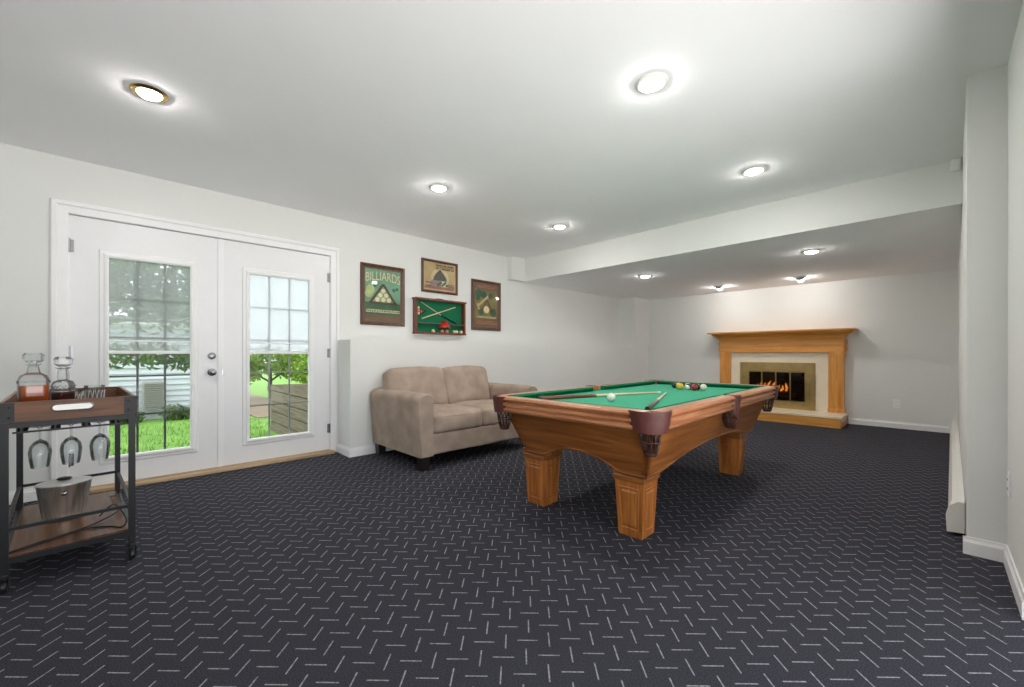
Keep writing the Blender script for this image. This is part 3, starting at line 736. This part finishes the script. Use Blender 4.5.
for k in range(n):
    a = DX0+dw*k; b_ = a+dw
    m = MB(); s_ = .010
    m.box(a+.001, a+s_, yb-.014, yb-.002, DZ0, DZ1); m.box(b_-s_, b_-.001, yb-.014, yb-.002, DZ0, DZ1); m.box(a+s_, b_-s_, yb-.014, yb-.002, DZ0, DZ0+.014); m.box(a+s_, b_-s_, yb-.014, yb-.002, DZ1-.022, DZ1)
    d = m.build('bifold_door', BRASS, F)
    m = MB(); m.box(a+s_, b_-s_, yb-.009, yb-.006, DZ0+.014, DZ1-.022); m.build('door_pane', DG, d)
    if k in (1, 2):
        hx = b_-.018 if k == 1 else a+.018
        m = MB(); m.sphere((hx, yb-.022, .50), .010, seg=12); m.build('door_pull', BRASS, d, smooth=80)
LOGM = plain('fire_log', (96, 62, 42), .9, var=.4, scale=14, bump=.5, bscale=30)
for (a, b_, r) in (((-.26, -.040, .325), (.24, -.036, .335), .024), ((-.2, -.05, .372), (.14, -.034, .38), .022), ((-.06, -.04, .41), (.25, -.046, .372), .02)):
    m = MB(); m.tube([a, tuple((Vector(a)+Vector(b_))/2+Vector((0, .0, .008))), b_], [r*.9, r, r*.85], 10); m.build('log', LOGM, F, smooth=60)
m = MB(); m.box(-.3, .3, -.058, -.02, .262, .272)
for k in range(9): m.tube([(-.27+k*.067, -.056, .27), (-.27+k*.067, -.056, .315)], .006, 6)
m.build('fire_grate', BLACKM, F)
rnd = random.Random(3)
for k in range(8):
    x = -.20+k*.058; hgt = .09+rnd.random()*.13*(1-abs(k-3.5)/6); m = MB()
    path = []; rad = []
    for q in range(7):
        f_ = q/6.; path.append((x-.10+.018*math.sin(f_*4+k)+(.03*f_), -.048, .43+hgt*f_)); rad.append(max(.001, .019*math.sin(PI*min(1, .25+f_*.75))))
    m.tube(path, rad, 8); m.build('flame', FIREM, F, smooth=60)

# ------------------------------------------------------------------ baseboard heater, outlets, sensor
HT = thing('baseboard_heater', 'long white baseboard heater along the wall behind the pillar', 'heater', (.0, 0, 0))
HM = plain('heater_enamel', (226, 224, 218), .45, var=.02)
def hx_at(y): return .112+(.2-.112)*(y-3.13)/(YB-3.13)
def hring(y, e=0.): 
    o_ = hx_at(y)-.002
    return [(o_, y, .028-e), (o_-.062-e, y, .022-e), (o_-.066-e, y, .095), (o_-.050-e, y, .165), (o_-.026, y, .186+e), (o_, y, .186+e)]
m = MB(); m.loft([hring(3.46), hring(YB-.05)]); m.build('heater_cover', HM, HT)
m = MB(); m.loft([[(x-.002, y, z) for x, y, z in hring(3.385, .006)], [(x-.002, y, z) for x, y, z in hring(3.47, .006)]]); m.build('end_cap', HM, HT)
m = MB(); m.loft([[(x-.002, y, z) for x, y, z in hring(YB-.06, .006)], [(x-.002, y, z) for x, y, z in hring(YB-.003, .006)]]); m.build('end_cap', HM, HT)
m = MB()
for k in range(3): 
    y = 3.8+k*1.5; o_ = hx_at(y); m.box(o_-.055, o_-.006, y, y+.02, 0, .04)
m.build('bracket', HM, HT)
m = MB(); m.loft([[(hx_at(y)-.066+.0125, y, .150), (hx_at(y)-.0705+.012, y, .128), (hx_at(y)-.069+.012, y, .124), (hx_at(y)-.05, y, .146)] for y in (3.48, YB-.07)]); m.build('damper_slot_shade', plain('heater_shadow_grey', (150, 150, 148), .6), HT)  # solid strip; the shade of the slot is painted as grey
def outlet(loc, rotz, label, plug=False):
    t = thing('wall_outlet', label, 'outlet', loc, rotz)
    m = MB(); m.box(-.036, .036, -.006, 0, -.057, .057, bevel=.003); m.build('cover_plate', TRIM, t)
    for zc in (.022, -.022):
        m = MB(); m.box(-.017, .017, -.0085, -.006, zc-.014, zc+.014, bevel=.003); s_ = m.build('socket', DOORM, t)
        m = MB()
        for q in (-.006, .006): m.box(q-.001, q+.001, -.0092, -.0085, zc-.004, zc+.006)
        m.build('slot', BLACKP, s_)
    return t
outlet((-.372, YB, .335), 0, 'white duplex outlet on the back wall right of the fireplace')
outlet((.245, 3.03, .405), -PI/2, 'white duplex outlet low on the near right wall by the pillar')
t = thing('motion_sensor', 'small white sensor box at the top of the beam by the pillar', 'sensor', (.102, YS-.012, 2.40))
m = MB(); m.box(-.026, .026, -.034, 0, -.05, .036, bevel=.005); m.build('housing', TRIM, t)
m = MB(); m.box(-.017, .017, -.038, -.034, -.034, .0, bevel=.003); m.build('lens', WHITER, t)

# ------------------------------------------------------------------ bar cart
CA = math.radians(3.4)
K = thing('bar_cart', 'rustic wood and black metal bar cart on casters beside the french doors', 'bar cart', (-2.77, -.146, 0), CA)
# local: x back from the front edge is negative, y across
CW, CD = .213, .885
def cwd(x, y, z=0): c, s_ = math.cos(CA), math.sin(CA); return (-2.77+x*c-y*s_, -.146+x*s_+y*c, z)
for x in (-.012, -CD+.012):
    for y in (-CW+.012, CW-.012):
        m = MB(); m.box(x-.0125, x+.0125, y-.0125, y+.0125, .075, .725); p = m.build('post', BLACKM, K)
        # caster
        m = MB(); m.lathe([(.018, .075), (.02, .070), (.014, .066), (.012, .06)], 14, c=(x, y, 0)); m.box(x-.006, x+.03, y-.016, y-.012, .02, .068); m.box(x-.006, x+.03, y+.012, y+.016, .02, .068); m.box(x-.008, x+.012, y-.016, y+.016, .060, .070)
        cs = m.build('caster', BLACKM, K, smooth=40)
        Rx = Matrix.Translation((x+.014, y, .027))@Matrix.Rotation(PI/2, 4, 'X')
        m = MB(); m.lathe([(0, -.0105), (.022, -.0105), (.027, -.006), (.027, .006), (.022, .0105), (0, .0105)], 24, M=Rx); m.build('caster_wheel', BLACKP, cs, smooth=40)
for z0, z1 in ((.700, .722), (.118, .142)):
    m = MB()
    m.box(-.022, -.002, -CW+.02, CW-.02, z0, z1); m.box(-CD+.002, -CD+.022, -CW+.02, CW-.02, z0, z1)
    m.box(-CD+.02, -.02, -CW+.002, -CW+.022, z0, z1); m.box(-CD+.02, -.02, CW-.022, CW-.002, z0, z1)
    m.build('frame_rail', BLACKM, K)
m = MB(); z0, z1 = .258, .272
m.box(-.019, -.005, -CW+.02, CW-.02, z0, z1); m.box(-CD+.005, -CD+.019, -CW+.02, CW-.02, z0, z1); m.box(-CD+.02, -.02, -CW+.005, -CW+.019, z0, z1); m.box(-CD+.02, -.02, CW-.019, CW-.005, z0, z1)
m.build('guard_rail', BLACKM, K)
m = MB(); m.box(-CD+.02, -.02, -CW+.02, CW-.02, .128, .148); m.build('lower_shelf', CARTW, K)
# tray: floor, long sides, short sides with slot handles
tr0, tr1, tw_ = -CD-.002, .006, CW+.004
m = MB(); m.box(tr0+.012, tr1-.012, -tw_+.012, tw_-.012, .724, .738); tray = m.build('tray_base', CARTW, K)
m = MB(); m.box(tr0, tr1, -tw_, -tw_+.014, .724, .812, bevel=.002); m.box(tr0, tr1, tw_-.014, tw_, .724, .812, bevel=.002); m.build('tray_side', CARTW, K)
HPL = plain('pale_metal', (214, 210, 204), .35, metal=.25)
for xe in (tr1-.014, tr0):
    m = MB()
    outer = [(-tw_+.014, .724), (tw_-.014, .724), (tw_-.014, .812), (-tw_+.014, .812)]
    hole = [(.062*(1 if math.cos(a) > 0 else -1)*.72+.0185*math.cos(a), .778+.0135*math.sin(a)) for a in [2*PI*(k+.5)/20 for k in range(20)]]
    b = bmesh.new(); fr = []
    for d in (0, .014):
        vo = [b.verts.new((xe+d, y, z)) for y, z in outer]; vh = [b.verts.new((xe+d, y, z)) for y, z in hole]
        eo = [b.edges.new((vo[i], vo[(i+1) % 4])) for i in range(4)]; eh = [b.edges.new((vh[i], vh[(i+1) % 20])) for i in range(20)]
        bmesh.ops.triangle_fill(b, edges=eo+eh, use_beauty=True); fr.append((vo, vh))
    for i in range(4): b.faces.new((fr[0][0][i], fr[0][0][(i+1) % 4], fr[1][0][(i+1) % 4], fr[1][0][i]))
    for i in range(20): b.faces.new((fr[0][1][i], fr[0][1][(i+1) % 20], fr[1][1][(i+1) % 20], fr[1][1][i]))
    bmesh.ops.recalc_face_normals(b, faces=b.faces); m._merge(b); e_ = m.build('tray_end', CARTWY, K)
    m = MB()
    pts = [(xe+.007, y, z) for y, z in hole]; m.tube([(p[0]+.0075*(1 if xe > -.1 else -1), .0+p[1]*1.05, .778+(p[2]-.778)*1.12) for p in pts+pts[:1]], .003, 6); m.build('handle_rim', CHROME, e_, smooth=60)
    m = MB(); m.prism([(xe+(.010 if xe > -.1 else .001), y*1.04, .778+(z-.778)*1.1) for y, z in hole], (.003, 0, 0)); m.build('handle_plate', HPL, e_)
for xe, sg in ((tr1, 1), (tr0, -1)):
    for y, sy in ((-tw_, -1), (tw_, 1)):
        m = MB()
        xo = xe+sg*.002 if sg > 0 else xe-.002
        m.box(min(xe-sg*.045, xo), max(xe-sg*.045, xo), min(y, y+sy*.002), max(y, y+sy*.002), .726, .81); m.box(min(xe, xo), max(xe, xo), min(y+sy*.002, y-sy*.045), max(y+sy*.002, y-sy*.045), .726, .81)
        for z in (.745, .79): m.sphere((xo, y-sy*.03, z), .004, seg=8)
        m.build('corner_bracket', BLACKM, K)
# stemware rack across the underside
m = MB()
for k in range(4):
    y = -.155+k*.1; m.box(-.42, -.03, y-.016, y+.016, .672, .676); m.box(-.42, -.03, y-.003, y+.003, .676, .701)
m.box(-.034, -.028, -.18, .18, .672, .680); m.build('stemware_rack', BLACKM, K)
# things on the tray
def rev(m, prof, n=28, c=(0, 0, 0), sq=None): return m.lathe(prof, n, c, sq=sq)
def on_cart(x, y, z): return cwd(x, y, z)
GZ = .738
def decanter(loc, rz, label, hw_, body, neck, top, fill, liq):
    t = thing('decanter', label, 'decanter', loc, rz, 'crystal decanters on the bar cart')
    w = hw_
    m = MB(); rev(m, [(w*.94, 0), (w, .006), (w, body*.82), (w*.86, body*.93), (w*.45, body), (.019, body+.012), (.016, neck), (.024, neck+.006), (.024, neck+.010), (.014, neck+.010)], 32, sq=5)
    m.build('bottle', GLASSC, t, smooth=40)
    m = MB(); rev(m, [(w*.86, .010), (w*.93, .016), (w*.93, fill), (w*.90, fill+.001), (0, fill+.001)], 32, sq=5); m.build('liquor', liq, t, smooth=40)
    m = MB(); rev(m, [(.012, neck-.006), (.013, neck+.011), (.022, neck+.014), (.034, neck+.024), (.036, top-.012), (.028, top), (0, top)], 8); m.build('stopper', GLASSC, t)
    m = MB()                                                     # cut facets in the shoulders
    for s_ in range(4):
        Rm = Matrix.Rotation(s_*PI/2, 4, 'Z')
        for k in range(3):
            u = -w*.5+k*w*.5
            m.tube([(u-.01, -w-.0006, fill+.012), (u+.012, -w-.0006, body*.80)], .0016, 5, M=Rm); m.tube([(u+.012, -w-.0006, fill+.012), (u-.01, -w-.0006, body*.80)], .0016, 5, M=Rm)
    m.build('cut_facet', GLASSC, t)
decanter(on_cart(-.175, -.125, GZ), CA+.12, 'wide square crystal decanter half full of amber whiskey', .049, .195, .228, .287, .135, AMBER)
decanter(on_cart(-.36, -.032, GZ), CA+.5, 'slim crystal decanter holding dark red liquor beside the amber one', .036, .15, .205, .268, .088, DARKRED)
def tumbler(loc, label, r, h):
    t = thing('tumbler', label, 'glass', loc, .2, 'cut glass tumblers on the bar cart')
    m = MB(); rings = []; n = 36
    def rg(rr, z, cut=0): return [((rr*(1-cut*(k % 3 == 0)))*math.cos(2*PI*k/n), (rr*(1-cut*(k % 3 == 0)))*math.sin(2*PI*k/n), z) for k in range(n)]
    m.loft([rg(r*.86, 0), rg(r*.9, .006, .05), rg(r*.96, h*.6, .07), rg(r*.98, h*.8), rg(r, h), rg(r*.93, h), rg(r*.88, h*.5), rg(r*.8, .016), rg(.001, .016)]); m.build('tumbler_bowl', GLASSC, t)
    m = MB()
    for k in range(14):
        a = 2*PI*k/14; m.tube([(r*.93*math.cos(a), r*.93*math.sin(a), .012), (r*.985*math.cos(a+.22), r*.985*math.sin(a+.22), h*.72)], .0017, 5)
    m.build('cut_flute', plain('flute_grey', (214, 217, 220), .3, metal=.0) if not bpy.data.materials.get('flute_grey') else bpy.data.materials['flute_grey'], t, smooth=50)
tumbler(on_cart(-.64, .09, GZ), 'larger cut crystal tumbler standing free on the bar cart tray', .044, .1)
tumbler(on_cart(-.50, .0, GZ), 'smaller cut crystal tumbler half hidden behind the slim decanter', .038, .09)
# hanging wine glasses
def wineglass(loc, label):
    t = thing('wine_glass', label, 'glass', loc, 0, 'wine glasses hanging upside down under the tray')
    m = MB(); rev(m, [(.034, .0), (.034, -.002), (.010, -.006), (.004, -.012), (.0035, -.060), (.005, -.064)], 24); m.build('stem', GLASSC, t, smooth=60)
    m = MB(); rev(m, [(.005, -.064), (.020, -.073), (.034, -.095), (.0385, -.122), (.035, -.165), (.030, -.195), (.029, -.195), (.034, -.165), (.037, -.122), (.032, -.095), (.018, -.075), (.0, -.071)], 28); m.build('bowl', GLASSC, t, smooth=60)
for y, lab in ((-.105, 'hanging wine glass nearest the plain wall and under the amber decanter'), (-.005, 'hanging wine glass between the two others, over the ice bucket'), (.095, 'hanging wine glass nearest the green lawn outside, under the tumblers')):
    wineglass(on_cart(-.18, y, .6795), lab)
# ice bucket
t = thing('ice_bucket', 'brushed steel ice bucket standing on the lower shelf of the cart', 'ice bucket', on_cart(-.47, -.028, .148), CA)
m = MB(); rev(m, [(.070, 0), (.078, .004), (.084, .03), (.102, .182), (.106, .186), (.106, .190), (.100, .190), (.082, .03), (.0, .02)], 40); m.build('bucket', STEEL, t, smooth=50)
m = MB(); rev(m, [(.100, .180), (.098, .192), (.05, .200), (.0, .202)], 36); m.build('lid', plain('frosted_lid', (206, 206, 204), .3, metal=.5), t, smooth=50)
m = MB(); m.sphere((.0, 0, .208), (.03, .03, .008), seg=14); m.build('lid_knob', BLACKM, t, smooth=70)
for a in (0, PI):
    Rm = Matrix.Rotation(a, 4, 'Z'); m = MB(); m.tube([(.098, 0, .155), (.115, 0, .155)], .008, 10, M=Rm); m.sphere((.121, 0, .155), .0135, M=Rm, seg=14); m.build('ring_knob', CHROME, t, smooth=60)
# loose power cord on the lower shelf
def smooth_path(pts, n=10):
    P = [Vector(p) for p in pts]; out = []
    for i in range(len(P)-1):
        p0, p1, p2, p3 = P[max(i-1, 0)], P[i], P[i+1], P[min(i+2, len(P)-1)]
        for k in range(n):
            t_ = k/n; out.append(.5*((2*p1)+(-p0+p2)*t_+(2*p0-5*p1+4*p2-p3)*t_*t_+(-p0+3*p1-3*p2+p3)*t_**3))
    out.append(P[-1]); return out
zc = .1525
m = MB(); m.tube([on_cart(*p) for p in smooth_path([(-.72, .16, zc), (-.5, .19, zc+.04), (-.30, .17, zc+.02), (-.20, .06, zc), (-.13, -.06, zc), (-.07, -.17, zc), (-.05, -.185, zc), (-.09, -.10, zc), (-.16, .03, zc), (-.12, .12, zc), (-.06, .17, zc), (-.10, .185, zc+.03), (-.25, .15, zc+.07), (-.34, .10, zc)])], .0035, 7)
tag(m.build('power_cord', BLACKP, smooth=60), 'thin black power cord looping across the lower shelf of the cart', 'cord')

# ------------------------------------------------------------------ outdoors
GZ0 = -.1
m = MB(); m.box(-30, XL-.17, -14, 26, GZ0-.3, GZ0); struct(m.build('ground_lawn', LAWN), 'green lawn outside the doors')
m = MB(); rnd = random.Random(11); b = m.bm
for k in range(9000):
    x = -5.0-rnd.random()**1.3*6.5; y = -1.6+rnd.random()*5.5
    if x < -8.75 and y < 1.8: continue
    if 1.55 < y < 1.85 and x > -6.95: continue
    if -7.75 < x < -7.4 and -1.5 < y < -1.2: continue
    if x < -8.1 and y > 1.7: continue
    hgt = .03+rnd.random()*.035; a = rnd.random()*PI; w_ = .008
    v = [b.verts.new((x-w_*math.cos(a), y-w_*math.sin(a), GZ0)), b.verts.new((x+w_*math.cos(a), y+w_*math.sin(a), GZ0)), b.verts.new((x+rnd.uniform(-.02, .02), y+rnd.uniform(-.02, .02), GZ0+hgt))]
    b.faces.new(v)
g = m.build('lawn_grass', GRASS); g['kind'] = 'stuff'; tag(g, 'short mown green grass outside the doors', 'grass')
SID = siding_mat()
HS = thing('neighbour_house', 'white clapboard house seen through the left french door', 'house', (-9.4, 0, GZ0))
m = MB(); prof = []
n = 16; step = .098
ring = []
for k in range(n): ring += [(.028, .0+k*step), (.0, .0+(k+1)*step-.001)]
pts = [(a, z) for a, z in ring]+[(-.1, n*step), (-.1, 0)]
m.prism([(a, -5, z) for a, z in pts], (0, 6.35, 0)); m.build('siding_wall', SID, HS)
m = MB(); m.box(-.1, .03, -5, 1.40, n*step, n*step+.09); m.tube([(.06, -5, n*step+.07), (.06, 1.44, n*step+.07)], .045, 10); m.build('gutter', TRIM, HS)
m = MB(); m.prism([(.10, -5, n*step+.09), (-2.4, -5, n*step+.30), (-2.4, -5, n*step+.34), (.10, -5, n*step+.13)], (0, 6.45, 0)); m.build('roof', plain('grey_shingle', (84, 82, 80), .9, var=.3, scale=8), HS)
m = MB(); m.box(-.1, .02, 1.33, 1.41, 0, n*step); m.build('corner_board', TRIM, HS)
A = thing('wall_air_conditioner', 'pale grey louvred air conditioner mounted on the white clapboard wall', 'air conditioner', (-9.368, .45, .315))
GR = plain('louvre_grey', (158, 156, 148), .5)
m = MB(); m.box(0, .16, -.14, .14, -.235, .235, bevel=.01); m.build('case', GR, A)
m = MB()
for k in range(12): z = -.205+k*.035; m.box(.15, .172, -.118, .118, z, z+.017)
m.build('louvre_grille', plain('louvre_dark', (104, 102, 96), .6), A)
# leafy things
def leaves(m, c, r, n, size, rnd, shell=.35):
    b = m.bm
    for _ in range(n):
        d = Vector((rnd.gauss(0, 1), rnd.gauss(0, 1), rnd.gauss(0, 1))).normalized()
        q = (shell+(1-shell)*rnd.random()); p = Vector(c)+Vector((d.x*r[0], d.y*r[1], d.z*r[2]))*q
        u = Vector((rnd.gauss(0, 1), rnd.gauss(0, 1), rnd.gauss(0, 1))).normalized(); w = u.orthogonal().normalized(); s_ = size*(.6+.8*rnd.random())
        k = u.cross(w)*s_*.12
        vs = [b.verts.new(p-u*s_), b.verts.new(p+w*s_*.45+k), b.verts.new(p+u*s_), b.verts.new(p-w*s_*.45+k)]
        b.faces.new(vs)
def tree(name, label, cat, base, trunk_h, tr, blobs, mat, size, n, seed, grp=None):
    rnd = random.Random(seed); t = thing(name, label, cat, base, 0, grp)
    m = MB(); top = max(bl[0][2] for bl in blobs)
    if trunk_h: m.tube([(0, 0, -.05), (.03, 0, trunk_h*.5), (0, .02, trunk_h), (0, .02, top)], [tr, tr*.8, tr*.65, tr*.25], 10)
    for c, r in blobs: m.tube([(0, 0, max(.0, min(trunk_h, c[2])*.9)), (c[0]*.5, c[1]*.5, (trunk_h*.5+c[2]*.5) if trunk_h else c[2]*.5), c], [tr*.4, tr*.25, tr*.1], 6)
    m.build('trunk', BARK, t, smooth=60)
    m = MB()
    for c, r in blobs: leaves(m, c, r, n, size, rnd)
    m.build('foliage', mat, t)
    return t
tree('leafy_tree', 'drooping leafy tree in front of the white clapboard house', 'tree', (-7.6, -1.35, GZ0), 1.3, .08, [((.0, .9, 1.15), (.4, .6, .20)), ((0, 1.6, 1.10), (.4, .55, .20)), ((0, 2.2, 1.02), (.3, .42, .16)), ((-.1, 1.0, 1.75), (.5, 1.0, .42)), ((-.1, 2.1, 1.7), (.4, .7, .36)), ((0, 1.5, 2.5), (.5, 1.1, .45))], LEAFA, .05, 330, 21, 'garden trees')
tree('rusty_tree', 'reddish brown leaved tree behind the white clapboard house', 'tree', (-13.5, -1.1, GZ0), 1.8, .14, [((0, .4, 2.6), (.8, .9, .8)), ((0, -.5, 2.3), (.8, .9, .8)), ((0, .1, 3.6), (.8, .9, .8))], LEAFC, .09, 900, 22, 'garden trees')
tree('tall_tree', 'tall green tree rising behind the roof of the white clapboard house', 'tree', (-15.8, 1.2, GZ0), 2.0, .18, [((0, -.2, 2.2), (1.0, 1.2, .8)), ((0, .8, 3.1), (1.0, 1.1, .8)), ((.2, -.8, 3.2), (.9, 1.0, .8)), ((0, 0, 4.2), (1.0, 1.2, .8))], LEAFD, .09, 1100, 23, 'garden trees')
for k, (x, y, s_, lab) in enumerate(((-11.6, 2.75, .95, 'bright green bushy tree over the tan garden path'), (-10.0, 3.75, .90, 'bright green bushy tree behind the timber wall near its dark post'), (-13.6, 4.6, 1.0, 'bright green bushy tree farther off behind the timber wall'))):
    tree('bushy_tree', lab, 'tree', (x, y, GZ0), .5*s_, .07, [((0, 0, 1.0*s_), (.6*s_, .7*s_, .40*s_)), ((.1, .6*s_, .85*s_), (.5*s_, .6*s_, .4*s_)), ((.1, -.6*s_, .8*s_), (.5*s_, .5*s_, .4*s_))], LEAFB, .06, 900, 30+k, 'garden trees')
for k, (x, y) in enumerate(((-9.05, -.62), (-9.05, .06), (-9.0, .74), (-9.05, 1.36))):
    tree('low_shrub', ['low green shrub under plain clapboards, away from the air conditioner', 'low green shrub just below the air conditioner', 'low green shrub beside the air conditioner, nearer the house corner', 'low green shrub at the corner of the clapboard house'][k], 'shrub', (x, y, GZ0), .0, .02, [((0, -.06, .12), (.2, .2, .15)), ((0, .1, .1), (.18, .18, .13))], LEAFA, .03, 420, 40+k, 'shrubs along the house')
# timber retaining wall
TW = thing('timber_wall', 'weathered timber board garden wall outside the right french door', 'fence', (-5.75, 1.66, GZ0))
for k in range(5):
    m = MB(); z0 = k*.148; zt0, zt1 = z0+.135, z0+.135
    if k == 4: zt0, zt1 = z0+.075, z0+.21
    m.loft([[(-1.06, -.03, z0), (-1.06, .03, z0), (-1.06, .03, zt0), (-1.06, -.03, zt0)], [(1.15, -.03, z0), (1.15, .03, z0), (1.15, .03, zt1), (1.15, -.03, zt1)]]); m.build('board', TIMBER, TW)
for x in (-1.06, .02, 1.1):
    m = MB(); m.box(x-.045, x+.045, .03, .12, 0, .68 if x > -1 else .63, bevel=.005); m.build('post', plain('dark_post', (58, 56, 54), .9) if not bpy.data.materials.get('dark_post') else bpy.data.materials['dark_post'], TW)
m = MB(); m.box(-13, -8.2, 1.75, 2.7, GZ0-.02, GZ0+.015); struct(m.build('garden_path', plain('path_tan', (140, 122, 102), .9, var=.12, scale=6)), 'tan garden path across the lawn')

# ------------------------------------------------------------------ sky, camera, colour
SKY, UPLIGHT = 2.3, 5.6
w = bpy.data.worlds.new('World'); S.world = w; w.use_nodes = True
bg = w.node_tree.nodes['Background']; wn = w.node_tree.nodes; wl = w.node_tree.links
# overcast white sky; bright lower half added to light the ceiling from below
tc = wn.new('ShaderNodeTexCoord'); sx = wn.new('ShaderNodeSeparateXYZ'); wl.new(tc.outputs['Generated'], sx.inputs[0])
mr = wn.new('ShaderNodeMapRange'); mr.inputs['From Min'].default_value = -.12; mr.inputs['From Max'].default_value = -.02; wl.new(sx.outputs[2], mr.inputs['Value'])
mx = wn.new('ShaderNodeMix'); mx.data_type = 'RGBA'; wl.new(mr.outputs[0], mx.inputs['Factor'])
mx.inputs[6].default_value = (UPLIGHT*1., UPLIGHT*.985, UPLIGHT*.96, 1); mx.inputs[7].default_value = (SKY*.91, SKY*.955, SKY, 1)
wl.new(mx.outputs[2], bg.inputs['Color']); bg.inputs['Strength'].default_value = 1.
cam = bpy.data.cameras.new('Camera'); co = bpy.data.objects.new('Camera', cam); COL.objects.link(co)
co.location = (0, 0, 1.0205); co.rotation_euler = (PI/2, 0, math.radians(45.99))
cam.sensor_fit = 'HORIZONTAL'; cam.sensor_width = 36; cam.lens = 409./1024*36; cam.shift_y = 10.5/1024; cam.clip_start = .05
S.camera = co
S.cycles.diffuse_bounces = 10; S.cycles.max_bounces = 24; S.cycles.transparent_max_bounces = 24
S.view_settings.view_transform = 'Standard'; S.view_settings.look = 'None'; S.view_settings.gamma = 1; S.view_settings.exposure = .3; S.view_settings.use_curve_mapping = False
